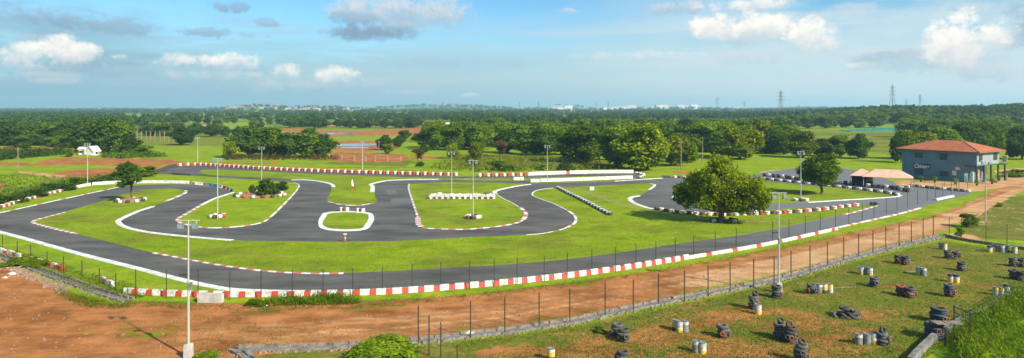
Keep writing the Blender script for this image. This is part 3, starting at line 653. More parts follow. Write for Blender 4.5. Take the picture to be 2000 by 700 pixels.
# long planter on middle island
pl=empty('long_planter',G(902,387))
mb=MB(); mb.box((0,0,.30),(12.4,3.2,.6),0,0,.98,.9); mb.build('planter_bed','brownpatch',pl)
mb=MB()
for i in range(24):
    for sy in (-1.7,1.7): mb.box((-6.1+i*.53,sy,.22),(.44,.34,.44*random.uniform(.8,1.2)),i%2,random.uniform(-.2,.2),.85,.85)
mb.build('planter_edging',['brown','white'],pl)
mb=MB()
for i in range(160): mb.box((random.uniform(-6,6),random.uniform(-1.4,1.4),.62),(random.uniform(.15,.45),random.uniform(.15,.4),.2),0,random.uniform(0,3),.6,.6)
mb.build('cobbles','white',pl); tag(pl,'long white cobbled planter edged with painted tyres on the middle island','planter')
for cx,lab in ((858,'white tyre pile on the left end of the long planter'),(951,'grey tyre pile on the right end of the long planter')):
    r=empty('tyre_pile',G(cx,386))
    for k in range(3): o=tyre_mesh('tyre',.5,.3,['white' if cx<900 else 'rubbergrey'],14); o.parent=r; o.location=(0,0,k*.3+.03)
    tag(r,lab,'tyre stack')
# marker stacks on the small crossing
for i,(x,y,mt,lab) in enumerate(((667,412.5,'white','left white tyre of the marker trio by the small island'),(672,412.7,'brown','brown tyre in the marker trio by the small island'),(678,412.5,'white','right white tyre of the marker trio by the small island'),(700,414,'white','white tyre left of the black one above the small island'),(704.5,414.2,'rubber','single black tyre above the small island'),(709,414.5,'white','white tyre right of the black one above the small island'),(1703,401.5,'rubber','left black tyre on the tip of the grass tongue'),(1711,402,'rubber','right black tyre on the tip of the grass tongue'))):
    o=tyre_mesh('tyre',.34,.3,[mt],14,2); o.location=G(x,y,.03); tag(o,lab,'tyre')

# ------------------------------------------------------------------ obstacle-field bunkers
def tyre(mat,R=.55,h=.24): return tyre_mesh('tyre',R,h,[mat],18)
TY={m:tyre(m) for m in ('rubber','rubbergrey','rubberblue','rubberorange')}
TYused={m:False for m in TY}
def get_tyre(m):
    if not TYused[m]: TYused[m]=True; return TY[m]
    c=TY[m].copy(); COL.objects.link(c); return c
def bunker(px,py,n,label,seq=('rubbergrey','rubber','rubbergrey'),R=.78,top=None,group=None):
    r=empty('tyre_bunker',G(px,py)); rnd=random.Random(px*7+py)
    for k in range(n):
        t=get_tyre(seq[(k+rnd.randint(0,1))%len(seq)]); t.parent=r; s=rnd.uniform(.94,1.04)*R
        t.location=(rnd.uniform(-.09,.09),rnd.uniform(-.09,.09),k*.222+.02); t.scale=(s,s,.92); t.rotation_euler=(rnd.uniform(-.07,.07),rnd.uniform(-.06,.06),rnd.random()*6)
    # painted orange dabs: small tyres hung on the outside
    for k in range(rnd.randint(1,3)):
        a=rnd.uniform(-2.6,-.3); t=get_tyre('rubberorange' if 'rubberorange' in seq or rnd.random()<.35 else 'rubbergrey'); t.parent=r
        t.scale=(.36,.36,.5); t.rotation_euler=(PI/2,0,a+PI/2); t.location=(math.cos(a)*R*.60,math.sin(a)*R*.60,rnd.uniform(.3,max(.4,n*.2-.2)))
    if top:
        t=get_tyre('rubber'); t.parent=r; t.scale=(.46,.46,.75); t.rotation_euler=(PI/2-rnd.uniform(.2,.9),rnd.uniform(-.3,.3),rnd.uniform(-.7,.7)); t.location=(rnd.uniform(-.1,.1),0,n*.222+.17)
    return tag(r,label,'tyre bunker',group)
B=[(1205,656,4,'rear tyre bunker of the pair nearest the fence corner, mostly hidden by its mate',None),
 (1217,667,4,'front tyre bunker of the pair nearest the drain at bottom centre',None),
 (1411,658,4,'lone tyre bunker with orange marks on bare soil left of the upright topped pair',None),
 (1516,582,5,'tyre bunker against the foot of the tall light pole',None),
 (1473,603,5,'tall tyre bunker with an upright tyre on top behind a yellow drum',1),
 (1523,661,5,'left tyre bunker of the pair with upright tyres on top',1),
 (1543,669,5,'right tyre bunker of the pair with upright tyres and orange marks',1),
 (1565,706,5,'tyre bunker cut by the bottom edge of the picture',1),
 (1214,712,4,'tyre bunker barely showing at the bottom edge left of centre field',None),
 (1585,574,4,'tyre bunker at the left end of a row of three drums',None),
 (1707,560,4,'grey tyre bunker standing alone behind the drum trio',None),
 (1755,515,4,'left tyre bunker of the pair near the drain, far middle of the field',None),
 (1769,517,4,'right tyre bunker of the pair near the drain, far middle of the field',None),
 (1854,579,5,'grey tyre bunker alone at right middle of the field',None),
 (1852,505,4,'left tyre bunker of the farthest pair',None),
 (1866,506,4,'right tyre bunker of the farthest pair',None),
 (1879,529,4,'lone tyre bunker behind the two yellow based drums',None),
 (1979,520,4,'left tyre bunker of the upper pair at the right edge',None),
 (1994,521,4,'right tyre bunker of the upper pair at the right edge',None),
 (1979,545,4,'left tyre bunker of the lower pair at the right edge',None),
 (1995,548,4,'right tyre bunker of the lower pair at the right edge',None),
 (1723,673,4,'dark tyre bunker at the right end of a drum row near the curved wall',1)]
for (x,y,n,lab,top) in B: bunker(x,y,n,lab,top=top)
bunker(1761,577,4,'left blue and orange tyre bunker of the colourful pair',('rubberblue','rubberorange','rubber'),top=None)
bunker(1777,581,4,'right blue and orange tyre bunker of the colourful pair',('rubberblue','rubber','rubberorange'))
bunker(1832,628,5,'tall blue topped tyre bunker beside the metal frame',('rubberblue','rubber','rubbergrey'),1.1)
bunker(1826,660,5,'dark tyre bunker next to the curved wall',('rubber','rubberblue'),1.2)
r=empty('tyre_heap',G(1655,619))
for k in range(9):
    a=k*2*PI/6; t=get_tyre(('rubber','rubbergrey')[k%2]); t.parent=r; rad=.75 if k<6 else .3; t.scale=(.8,.8,.9)
    t.location=(math.cos(a)*rad,math.sin(a)*rad*.6,.05 if k<6 else .3+.12*(k-6)); t.rotation_euler=(random.uniform(-.5,.5),random.uniform(-.5,.5),0)
tag(r,'low collapsed heap of tyres beside bare soil','tyre heap')
# drums
def drum(bands,body='greypaint'):
    """bands: material slots from bottom to top third"""
    r=empty('oil_drum')
    mb=MB(); R=.29
    prof=[(.0,.0),(R,.0),(R,.28),(R+.012,.30),(R,.32),(R,.58),(R+.012,.60),(R,.62),(R,.88),(R-.02,.885),(R-.025,.86),(0,.86)]
    b0,b1,b2=bands
    mb.lathe(prof,18,0,mis=[b0,b0,b0,b1,b1,b1,b1,b2,b2,3,3]); mb.build('drum_body',['drumwhite','yellow','rubber','greypaint'],r)
    MB().tube((.15,.05,.86),(.15,.05,.885),.035,n=8).build('bung','rubber',r)
    m2=MB()
    for z in (.865,): m2.lathe([(R-.01,z),(R+.015,z),(R+.015,z+.022),(R-.01,z+.022)],18)
    m2.build('rim','rubber',r)
    return r
KIN={'wy':drum((1,0,0)),'wk':drum((0,0,2)),'yk':drum((2,1,0)),'kw':drum((3,3,0)),'yw':drum((0,0,1)),'g':drum((3,3,3)),'wky':drum((1,0,2))}
KU={k:[] for k in KIN}
D=[(1319,645,'yk','left drum of the trio right of the drain, yellow below white'),(1327,648,'wy','middle drum of the trio right of the drain, white over yellow'),(1338,648,'kw','right drum of the trio right of the drain, white topped'),
 (1360,688,'kw','grey drum with white top, left of the near pair at the bottom'),(1372,690,'wy','white drum with yellow base, right of the near pair at the bottom'),
 (1076,703,'yk','drum with yellow band cut by the bottom edge left of the field'),
 (1481,614,'wy','white and yellow drum in front of the tall topped bunker'),
 (1600,572,'kw','grey drum next to the bunker in the row of three'),(1610,572,'yk','middle drum of the row of three, yellow banded'),(1621,571,'yw','right drum of the row of three with yellow top'),
 (1682,536,'wy','left drum of the trio above the grey lone bunker'),(1690,536,'g','grey middle drum of the trio above the lone bunker'),(1699,538,'wy','right drum of the trio above the lone bunker'),
 (1795,537,'wy','left drum of the pair in the far middle of the field'),(1804,539,'kw','right greyish drum of the pair in the far middle of the field'),
 (1838,487,'g','small dark drum behind the yellow one near the gate'),(1845,488,'yw','white drum with yellow top at the far end of the field'),
 (1857,551,'wky','left black topped drum with yellow base'),(1868,552,'wky','right black topped drum with yellow base'),
 (1933,493,'wky','first drum from the left in the far row of seven'),(1941,491,'wk','second drum from the left in the far row of seven'),(1949,492,'g','third drum in the far row of seven, dark grey'),(1957,493,'kw','fourth drum in the far row of seven'),(1965,493,'g','fifth drum in the far row of seven, dark'),(1973,494,'yk','sixth drum in the far row of seven, yellow banded'),(1982,495,'yw','last drum on the right of the far row with yellow top'),
 (1945,577,'yw','left yellow topped drum beside the tall weeds'),(1955,578,'yw','middle yellow topped drum beside the tall weeds'),(1966,572,'wk','pale drum leaning at the weeds behind the yellow ones'),
 (1677,673,'kw','first drum from the left beside the dark bunker, white topped'),(1693,673,'g','second drum beside the dark bunker, plain grey'),(1707,672,'wy','third drum beside the dark bunker, white with yellow base')]
for (x,y,k,lab) in D: place(KIN[k],KU[k],G(x,y),random.uniform(0,6),random.uniform(.88,.95),lab,None,'oil drum').rotation_euler[0]=random.uniform(-.05,.05)
# metal frame table by the curved wall
r=empty('metal_frame',G(1855,668)); mb=MB()
for sx in (-.9,.9):
    for sy in (-.9,.9): MB().tube((sx,sy,0),(sx,sy,2.4 if sx>0 else 1.35),.05,n=6).build('post','postmetal',r)
MB().box((0,.3,1.3),(1.95,.8,.05)).build('deck','wood',r)
mb=MB(); mb.tube((.9,-.9,2.3),(.9,.9,2.3),.035,n=6); mb.tube((.9,-.9,1.9),(.9,.9,1.9),.03,n=6)
for k in range(5): mb.tube((-.85+k*.4,-.95,.1+k*.0),(-.85+k*.4,-.95,1.25),.018,n=5)
mb.build('rails','postmetal',r); tag(r,'black metal platform frame with a deck by the curved wall','platform')
# planks lying
for (x,y,lab) in ((1650,563,'thin fallen plank on the grass right of the three drums'),(1785,532,'fallen plank beside the far middle drum pair')):
    tag(MB().box((0,0,.06),(2.2,.12,.08)).build('plank','wood',None,G(x,y),.1),lab,'plank')

# ------------------------------------------------------------------ fences
def fence(pts,hts,label,wires=True,r=.04,spacing_px=None,dark=True,mesh=True):
    root=empty('wire_fence',pts[0]); b=pts[0]
    pr=None
    for p,h in zip(pts,hts):
        m=MB().tube((0,0,0),(0,0,h),r,r,6).build('fence_post','postmetal',root,Vector((p.x,p.y,0))-Vector((b.x,b.y,0)))
    if wires:
        mb=MB()
        for (p,h),(q,g) in zip(zip(pts,hts),zip(pts[1:],hts[1:])):
            p0=p-b; q0=q-b
            for k in range(4):
                f=.15+.27*k; mb.tube((p0.x,p0.y,h*f),(q0.x,q0.y,g*f),.0045,n=3,cap=False)
            if mesh:
                L=(q0-p0).length; n=int(L/.45)
                for i in range(n):
                    t=i/n; t2=(i+2.0)/n
                    if t2>1: continue
                    a=p0.lerp(q0,t); c=p0.lerp(q0,t2)
                    mb.tube((a.x,a.y,.1),(c.x,c.y,min(h,g)*.95),.002,n=3,cap=False); mb.tube((c.x,c.y,.1),(a.x,a.y,min(h,g)*.95),.002,n=3,cap=False)
        mb.build('wire_mesh','wire',root)
    return tag(root,label,'fence')
nearF=[(265,583),(325,583),(387,585),(449,586),(510,585),(571,584),(631,583),(689,580),(747,575),(805,571),(861,567),(917,566),(965,560),(1010,556),(1063,551),(1108,544),(1156,536),(1202,531),(1242,524),(1281,517),(1319,511),(1355,504),(1397,494),(1438,487),(1509,473),(1541,467),(1573,460),(1602,454),(1632,447),(1658,440),(1684,433),(1707,426),(1731,419),(1752,413),(1773,406),(1792,400),(1811,393),(1827,388),(1841,384),(1858,380),(1873,376)]
fence(GP(nearF),[2.6]*len(nearF),'thin dark post wire fence along the near edge of the front straight')
bF=[(817,672),(919,661),(986,652),(1053,641),(1113,632),(1182,619),(1237,611),(1286,597),(1337,590),(1383,578),(1426,570),(1472,562),(1512,556),(1545,544),(1582,532),(1616,522),(1648,511),(1677,503),(1705,496),(1730,487),(1756,481),(1780,475),(1803,468),(1823,462)]
fence(GP(bF),[2.75]*len(bF),'tall dark post wire fence on the stone drain beside the dirt road',r=.05)
cF=[(838,693),(861,712),(880,740)]
fence(GP([(838,693),(861,705),(893,712)]),[2.7,2.6,1.3],'short run of three fence posts at bottom centre',r=.045)
dF=[(1854,466),(1878,468),(1926,474),(1967,482),(2010,489),(2060,496)]
fence(GP(dF),[2.7]*6,'thin wire fence closing the far side of the obstacle field',r=.035)
lF=[(5,484),(34,496),(60,507),(92,519),(124,533),(160,538),(194,553),(226,567)]
fence(GP(lF),[1.5,1.5,1.6,1.5,1.7,1.5,1.4,1.6],'short rusty fence posts in the weeds at lower left',r=.045)
cfp=[(-30,408),(0,400),(25,392),(47,386),(72,379),(98,372),(122,366),(146,361),(168,357)]
fence(GP(cfp),[2.2]*len(cfp),'dark netted fence beyond the left bend',r=.05)
ffp=[(1680,364),(1720,368),(1760,358),(1790,360),(1820,364),(1850,367),(1880,371),(1905,368),(1925,362),(1945,357)]
fence(GP([(1785,361),(1805,363),(1825,365),(1845,367),(1868,370),(1890,373)]),[1.7]*6,'low wire fence in front of the clubhouse',r=.035)
wp=[(643,311),(668,313),(692,314.5),(714,315),(733,315.5),(757,316),(783,315)]
root=empty('ruined_fence',G(*wp[0]))
for i,(x,y) in enumerate(wp):
    p=G(x,y)-G(*wp[0]); MB().box((p.x,p.y,.8),(.35,.35,1.6+.3*(i%3))).build('fence_post','tanwall',root)
mb=MB()
for (a,b) in zip(wp,wp[1:]):
    p=G(*a)-G(*wp[0]); q=G(*b)-G(*wp[0]); mb.tube((p.x,p.y,.7),(q.x,q.y,.7),.09,n=4)
mb.build('fence_rail','tanwall',root); tag(root,'pale stub post fence round the brown plot behind the back straight','fence')
# vineyard-style stakes in the pale field
vines=[]
root=empty('stake_rows',G(240,275)); b=G(240,275); n=0
for yy in (270,274,278.5):
    for xx in range(240,352,9):
        p=G(xx+random.uniform(-1,1),yy)-b; MB().tube((p.x,p.y,0),(p.x,p.y,4.2),.13,n=5).build('stake','wood',root); n+=1
for yy in (272,277):
    for xx in range(75,150,9):
        p=G(xx,yy)-b; MB().tube((p.x,p.y,0),(p.x,p.y,3.2),.12,n=5).build('stake','wood',root)
tag(root,'rows of pale stakes standing in the field beyond the farmhouse','field stakes')

# ------------------------------------------------------------------ light poles
def light_pole(px,py,htf,label,cams=False,base='block',lamps=True,thick=1.0):
    g=G(px,py); h=htf
    r=empty('light_pole',g)
    if base=='block': MB().box((0,0,.45),(.5,.5,.9),tx=.9,ty=.9).build('base_block','brownpatch',r)
    MB().tube((0,0,0),(0,0,h*.55),.105*thick,.09*thick,10).build('lower_shaft','polewhite',r)
    MB().tube((0,0,h*.55),(0,0,h),.07*thick,.055*thick,8).build('upper_shaft','polewhite',r)
    MB().tube((0,0,h*.55-.06),(0,0,h*.55+.06),.125*thick,n=10).build('collar','polewhite',r)
    MB().box((0,0,h-.02),(1.5,.07,.06)).build('crossarm','polewhite',r)
    for s in (-1,1):
        c=MB(); c.box((s*.5,-.12,h-.40 if lamps else h+.12),(.38,.22,.34),0,0,.9,.8); o=c.build('floodlight','greypaint',r)
        MB().box((s*.5,-.24,h-.40 if lamps else h+.12),(.32,.02,.28)).build('lens','lens',o)
        MB().box((s*.55,0,h-.18),(.06,.06,.3)).build('bracket','polewhite',o)
    if cams:
        MB().box((-.35,0,h*.60),(.55,.14,.14),0,.2).build('camera_arm','postmetal',r)
        MB().box((.12,0,h*.52),(.24,.2,.5)).build('junction_box','greypaint',r)
    return tag(r,label,'light pole')
LP=[(368,698,9.35,'tall nearest light pole standing on bare soil at lower left',True,'block'),
 (1521,572,9.2,'tall light pole on the drain beside the dirt road with a camera arm',True,'block'),
 (425,428,9.3,'light pole on the left infield ringed by red and white tyres',False,''),
 (924,429,9.0,'light pole on the middle island ringed by white tyres',False,''),
 (882,385,8.6,'light pole rising from the long cobbled planter',False,''),
 (1564,393,9.0,'light pole on the right infield grass by the round tree',False,''),
 (1925,432,9.1,'light pole right of the dirt road in front of the clubhouse',False,''),
 (511,367,8.7,'light pole behind the shrub of the oval planter',False,''),
 (1069,357.5,8.5,'light pole by the dividing wall near the back straight',False,''),
 (708,338,8.2,'light pole behind the middle of the back straight tyre row',False,''),
 (386,323,8.2,'light pole at the left end of the back straight tyre row',False,''),
 (171,362,9.2,'light pole behind the left bend by the dark fence',False,'')]
for (x,y,h,lab,c,bs) in LP: light_pole(x,y,h,lab,c,bs,thick=.85 if y>345 else 1.1)
def upole(px,py,h,label):
    r=empty('utility_pole',G(px,py)); MB().tube((0,0,0),(0,0,h),.16,.11,7).build('shaft','wood',r); MB().box((0,0,h-.4),(1.6,.12,.12)).build('crossarm','wood',r)
    return tag(r,label,'utility pole')
for x,y,h,lab in ((35,336,6.5,'short weathered utility pole at the far left fields'),(740,306,5.5,'utility pole at the corner of the brown plot'),(627,306,5.5,'utility pole against the dark tree clump behind the back straight'),(436,308,5.5,'utility pole in the field left of the tree clump'),(1241,325,6.5,'utility pole in front of the tall trees right of centre'),(1330,332,8,'utility pole between tall trees above the far barriers'),(1372,318,8,'utility pole just above the big tree'),(268,285,9,'utility pole right of the farmhouse trees')): upole(x,y,h,lab)

# ------------------------------------------------------------------ clubhouse
def clubhouse():
    P1=Vector((104.9,156,0)); d=Vector((.54,-.84,0)).normalized()
    r=empty('clubhouse',P1,math.atan2(d.y,d.x)); L=16.6; Wd=11.0
    # lower storey, set back at the right end
    MB().box((-(L+2.6)/2,Wd/2,1.975),(L-2.6,Wd-.004,3.95)).build('lower_wall','bluewall',r)
    MB().box((-L/2,Wd/2,5.5),(L,Wd,3.1)).build('upper_wall','bluewall',r)
    MB().box((.012,Wd/2,5.45),(.03,Wd-.25,2.6)).build('painted_sunlit_side','litwallpipe',r)  # paler sheet over the right face: its sunlight is put into the colour
    MB().box((-1.3,Wd/2,3.86),(2.62,Wd+.12,.18)).build('floor_slab','ochre',r)
    MB().box((-.3,Wd+1.0,3.83),(2.6,2.2,.2)).build('porch_slab','ochre',r)
    # roof
    e=1.0; z0=7.05; z1=9.25; x0,x1,y0,y1=-L-e,e,-e,Wd+e
    rd=(y1-y0)/2
    vs=[(x0,y0,z0),(x1,y0,z0),(x1,y1,z0),(x0,y1,z0),(x0+rd,(y0+y1)/2,z1),(x1-rd,(y0+y1)/2,z1)]
    rf=MB().add(vs,[(0,1,5,4),(1,2,5),(2,3,4,5),(3,0,4)]).build('roof','rooftile',r)
    MB().add([(x0,y0,z0-.02),(x1,y0,z0-.02),(x1,y1,z0-.02),(x0,y1,z0-.02)],[(3,2,1,0)]).build('soffit','ochre',rf)
    hb=MB()
    for a,b in ((0,4),(1,5),(2,5),(3,4),(4,5)): hb.tube(vs[a],vs[b],.09,n=6)
    hb.build('hip_tiles','rooftrim',rf)
    fb=MB(); 
    for a,b in ((0,1),(1,2),(2,3),(3,0)): 
        A=Vector(vs[a]);Bv=Vector(vs[b]); c=(A+Bv)/2; dd=Bv-A; fb.box((c.x,c.y,z0-.10),(dd.length+.05,.08,.20),0,math.atan2(dd.y,dd.x))
    fb.build('fascia','rooftrim',rf)
    # windows
    def win(t,z,w,h,side=False,shut=False):
        if not side: c=(-t,-.0,z); fr=MB()
        g=MB()
        def bx(m,cx,cz,sx,sz,dp,off=0):
            if side: m.box((off+.03,cx,cz),(dp,sx,sz))
            else: m.box((cx,off,cz),(sx,dp,sz))
        o0=-.03 if not side else .03
        base=(0 if z>4 else .0)
        m=MB(); cx=-t if not side else t
        bx(m,cx,z+h/2,w+.16,.08,.10,o0); bx(m,cx,z-h/2,w+.16,.08,.14,o0); bx(m,cx-w/2-.04,z,.08,h,.10,o0); bx(m,cx+w/2+.04,z,.08,h,.10,o0); bx(m,cx,z,.05,h,.08,o0)
        for k in (-1,1): bx(m,cx,z+k*h/6,w,.03,.07,o0)
        f=m.build('window','ochre',r)
        g=MB(); bx(g,cx,z,w,h,.03,o0*.6); g.build('pane','glass',f)
        if shut:
            s=MB(); bx(s,cx+w*.75,z-.1,w*.5,h*.9,.05,o0*1.2); s.build('shutter','bluewall',f)
        return f
    win(12.6,5.6,1.7,1.1,shut=True); win(7.0,5.55,1.5,1.3,shut=True)
    win(12.6,1.6,1.8,1.1); win(6.9,1.6,1.7,1.1); 
    win(1.7,5.6,1.4,1.5,True); win(8.9,5.7,1.7,1.5,True)
    # columns of the undercroft
    for (x,y) in ((-.15,.15),(-.15,3.8),(-.15,7.2),(-.15,10.8),(-1.6,10.8),(.75,12.0)): MB().box((x,y,1.89),(.28,.28,3.78)).build('column','ochre',r)
    for (x,y,h) in ((-1.1,.35,2.5),(-.35,1.3,2.9)): MB().box((x,y,h/2),(.45,.3,h)).build('white_pillar','white',r)
    MB().box((-2.57,2.2,1.1),(.05,1.0,2.2)).build('door','glass',r)
    for (x,z,w,h) in ((-3.9,3.05,.95,.7),(-4.6,1.95,.9,1.1)): MB().box((x,-.12,z),(w,.5 if z>2.5 else .35,h)).build('wall_cabinet','white',r)
    MB().box((.4,Wd+1.9,5.0),(.9,.1,1.3)).build('hanging_panel','white',r)
    MB().tube((-3.0,-.08,.2),(-3.0,-.08,7.0),.05,n=6).build('downpipe','litwallpipe',r)
    MB().box((-10.1,-.9,.35),(2.0,.9,.7)).build('bench','greypaint',r)
    # sign lettering
    cu=bpy.data.curves.new('sign','FONT'); cu.body='Chicane'; cu.size=1.3; cu.extrude=.04; cu.offset=.045; cu.shear=.22; cu.align_x='CENTER'; cu.align_y='CENTER'
    to=bpy.data.objects.new('tmp',cu); COL.objects.link(to); bpy.context.view_layer.update()
    me=bpy.data.meshes.new_from_object(to.evaluated_get(bpy.context.evaluated_depsgraph_get())); bpy.data.objects.remove(to)
    bd=MB().box((-11.95,-.06,2.95),(3.8,.06,1.25)).build('sign_board','ochre',r)
    me.materials.clear(); me.materials.append(M['farwhite']); so=bpy.data.objects.new('sign_lettering',me); COL.objects.link(so); so.parent=bd
    so.rotation_euler=(PI/2,0,0); so.location=(-11.95,-.13,2.95)
    xs=[v.co.x for v in me.vertices]; so.scale=(3.45/(max(xs)-min(xs)),1,1)
    tag(r,'blue grey two storey clubhouse with orange tiled roof and Chicane lettering','building')
    return r
ch=clubhouse()
# canopies
def canopy(cx,cy,w,dp,ze,zt,rz,label,cloth=False):
    r=empty('canopy',G(cx,cy),rz); x,y=w/2,dp/2; q=x-y if x>y else 0
    vs=[(-x,-y,ze),(x,-y,ze),(x,y,ze),(-x,y,ze),(-q,0,zt),(q,0,zt)]
    lo=[(a,b,c-.07) for a,b,c in vs]
    fs=[(0,1,5,4),(1,2,5),(2,3,4,5),(3,0,4)]
    MB().add(vs,fs).add(lo,[tuple(reversed(f)) for f in fs]).add(vs[:4]+lo[:4],[(0,4,5,1),(1,5,6,2),(2,6,7,3),(3,7,4,0)]).build('canopy_roof','canopy',r)
    for sx in (-1,1):
        for sy in (-1,1): MB().tube((sx*(x-.3),sy*(y-.3),0),(sx*(x-.3),sy*(y-.3),ze),.07,n=6).build('canopy_post','polewhite',r)
    if cloth: MB().box((0,y-.5,.95),(w-.8,.06,1.9)).build('side_cloth','greencloth',r); MB().box((-x+.5,0,.95),(.06,dp-1,1.9)).build('side_cloth','greencloth',r); MB().box((0,-y+.45,.55),(w-.9,.05,1.1)).build('side_cloth','greencloth',r)
    return tag(r,label,'canopy')
canopy(1684,362,5.0,4.6,2.25,3.6,-.45,'small pink hipped canopy with dark green side cloths',True)
canopy(1733,366,9.6,5.0,2.3,3.8,-.5,'long pink hipped canopy in front of the clubhouse')
def stall_table(px,py,label,mt='wood'):
    r=empty('table',G(px,py),-.5); MB().box((0,0,.74),(2.0,.8,.06)).build('table_top',mt,r)
    for a in (-.9,.9):
        for b in (-.32,.32): MB().tube((a,b,0),(a,b,.72),.03,n=5).build('leg','postmetal',r)
    return tag(r,label,'table')
stall_table(1715,367,'wooden table under the left part of the long canopy'); stall_table(1735,369,'wooden table under the middle of the long canopy'); stall_table(1752,370,'table under the right end of the long canopy','greypaint')
def board(px,py,w,h,z,mt,label,rz=-.6,name='notice_board'):
    r=empty(name,G(px,py),rz); MB().box((0,0,z+h/2),(w,.08,h)).build('panel',mt,r)
    for s in (-1,1): MB().tube((s*w*.4,0.06,0),(s*w*.4,.06,z+h*.9),.035,n=5).build('post','brown',r)
    return tag(r,label,'board')
board(1913,357,.8,1.5,1.0,'orange','bright orange board on posts in front of the clubhouse undercroft')
board(1868,361,.7,.9,.25,'white','small white board leaning by the clubhouse wall')
board(1965,353,.6,1.7,.1,'white','leaning white panel at the right of the clubhouse',-.9)
board(1942,358,1.1,.4,.1,'blue','low teal crate board beside the clubhouse right corner')
def planter(px,py,label):
    r=empty('potted_plant',G(px,py)); MB().lathe([(0,0),(.2,0),(.28,.45),(.24,.45),(.2,.4),(0,.4)],10).build('pot','brown',r)
    mb=MB(); rn=random.Random(px)
    for i in range(240):
        a=rn.uniform(0,6.3); rr_=rn.uniform(0,.6); z=.5+rn.uniform(0,.9); p=Vector((math.cos(a)*rr_,math.sin(a)*rr_,z)); u=Vector((rn.gauss(0,1),rn.gauss(0,1),rn.gauss(0,1))).normalized()*.12; w=u.orthogonal().normalized()*.06
        mb.add([p-u,p+w,p+u,p-w],[(0,1,2,3)])
    mb.build('leaves','leafbright',r); return tag(r,label,'plant')
for x,y,l in ((1799,356,'potted yellow green plant by the left lower window of the clubhouse'),(1826,357,'potted plant in the middle of the clubhouse front'),(1866,361,'potted plant near the right end of the clubhouse front'),(1938,360,'potted plant under the clubhouse side columns'),(1908,363,'potted plant at the dirt road by the orange board'),(1951,354,'potted shrub right of the clubhouse columns')): planter(x,y,l)
for x,y,l in ((1928,359,'plain wooden table under the clubhouse overhang'),(1943,352,'second table at the back of the clubhouse overhang')): stall_table(x,y,l,'greypaint')
# feather flag, marker post, cone
r=empty('feather_flag',G(694,373)); MB().tube((0,0,0),(-.55,0,2.6),.03,n=5).build('flag_pole','postmetal',r)
mb=MB(); n=10
for side in (0,1):
    vs=[]
    for i in range(n+1):
        t=i/n; x=-.1-.45*t; w=.62*math.sin(PI*min(1,.25+t*.75))**.6; vs+=[(x+.05,side*.02,.25+2.2*t),(x-w*.75,side*.02,.30+2.15*t)]
    o=len(mb.v); mb.v+=vs
    for i in range(n): mb.f.append((o+2*i,o+2*i+1,o+2*i+3,o+2*i+2)); mb.m.append(1 if i<3 else 0)
mb.build('flag_cloth',['farwhite','red'],r); tag(r,'white feather flag with a red foot on the neck of grass','flag')
r=empty('marker_post',G(674,473)); MB().tube((0,0,0),(0,0,.95),.09,.07,8).build('post','orange',r); MB().tube((0,0,.42),(0,0,.62),.1,.095,8).build('reflective_band','white',r); MB().box((0,0,1.0),(.42,.1,.14)).build('top_plate','white',r); MB().lathe([(0,0),(.3,0),(.3,.05),(.1,.1)],10).build('base','rubber',r); tag(r,'orange and white marker post at the track edge below the small island','marker post')
r=empty('warning_cloth',G(512,597)); mb=MB()
for i in range(7): mb.box((-.75+i*.25,.05*math.sin(i*2),.08+.05*math.sin(i)),(.3,.18+.05*(i%2),.1),i%2,.3*math.sin(i*3),.7,.7)
mb.build('cloth_scraps',['red','white'],r); tag(r,'torn red and white scrap lying in the weeds before the front wall','debris')
for i,(x,y) in enumerate(((1156,364.5),)):
    r=empty('small_goal',G(x,372)); MB().box((0,0,.35),(.9,.5,.7)).build('crate','farwhite',r); 
    f=MB(); f.tube((-.9,0,0),(-.9,0,1.5),.03,n=5); f.tube((.9,0,0),(.9,0,1.5),.03,n=5); f.tube((-.9,0,1.5),(.9,0,1.5),.03,n=5); f.build('frame','greypaint',r); tag(r,'white crate inside a thin frame on the grass by the return track','crate')
# farmhouse, long sheds, greenhouse net
def gable_house(px,py,w,dp,h,rh,rz,label,wallm='farwhite',roofm='farwhite',nw=2):
    g=G(px,py); g.z=hz(g.x,g.y); r=empty('house',g,rz)
    mb=MB(); x,y=w/2,dp/2
    mb.add([(-x,-y,0),(x,-y,0),(x,y,0),(-x,y,0),(-x,-y,h),(x,-y,h),(x,y,h),(-x,y,h),(-x,0,h+rh),(x,0,h+rh)],[(0,1,5,4),(2,3,7,6),(1,2,6,9,5),(3,0,4,8,7)]); mb.build('wall',wallm,r)
    e=.35; t=.15; m=MB()
    for s in (-1,1):
        a=[(-x-e,s*(y+e),h-.12),(x+e,s*(y+e),h-.12),(x+e,0,h+rh+.1),(-x-e,0,h+rh+.1)]; b=[(p[0],p[1],p[2]+t) for p in a]
        m.add(a+b,[(0,1,2,3),(7,6,5,4),(0,4,5,1),(1,5,6,2),(2,6,7,3),(3,7,4,0)])
    m.build('roof',roofm,r)
    for i in range(nw): MB().box((-x+w*(i+1)/(nw+1),-y-.02,h*.5),(.9,.06,.9)).build('window','glass',r)
    MB().box((x*.8,-y-.02,.95),(.9,.06,1.9)).build('door','wood',r)
    return tag(r,label,'house')
gable_house(162,302,1.7,2.4,2.1,.4,.1,'small white shed at the left end of the farmhouse')
gable_house(182,303,2.7,3.3,1.4,1.6,1.25,'white gabled farmhouse beneath the dark trees at left',nw=1)
gable_house(402,254,11,7,2.6,1.1,0,'long low pale shed with pink roof in the middle distance left','cream','tanwall',3)
gable_house(428,259,7,5,2,.7,0,'second pale shed in the middle distance left, nearer the tree clump','cream','farwhite',2)
gable_house(1930,216,20,12,12,4,0,'cream building with orange roof on the wooded skyline at right','cream','rooftile',3)
gable_house(1851,222,14,9,8,3,.2,'small house with red roof among the hillside trees','farwhite','rooftile',2)
gable_house(1864,220,11,8,11,1,.2,'small white block house among the hillside trees','farwhite','farwhite',2)
gable_house(847,253,9,6,3.5,1.2,.2,'ruined cream house beyond the brown banks','cream','tanwall',2)
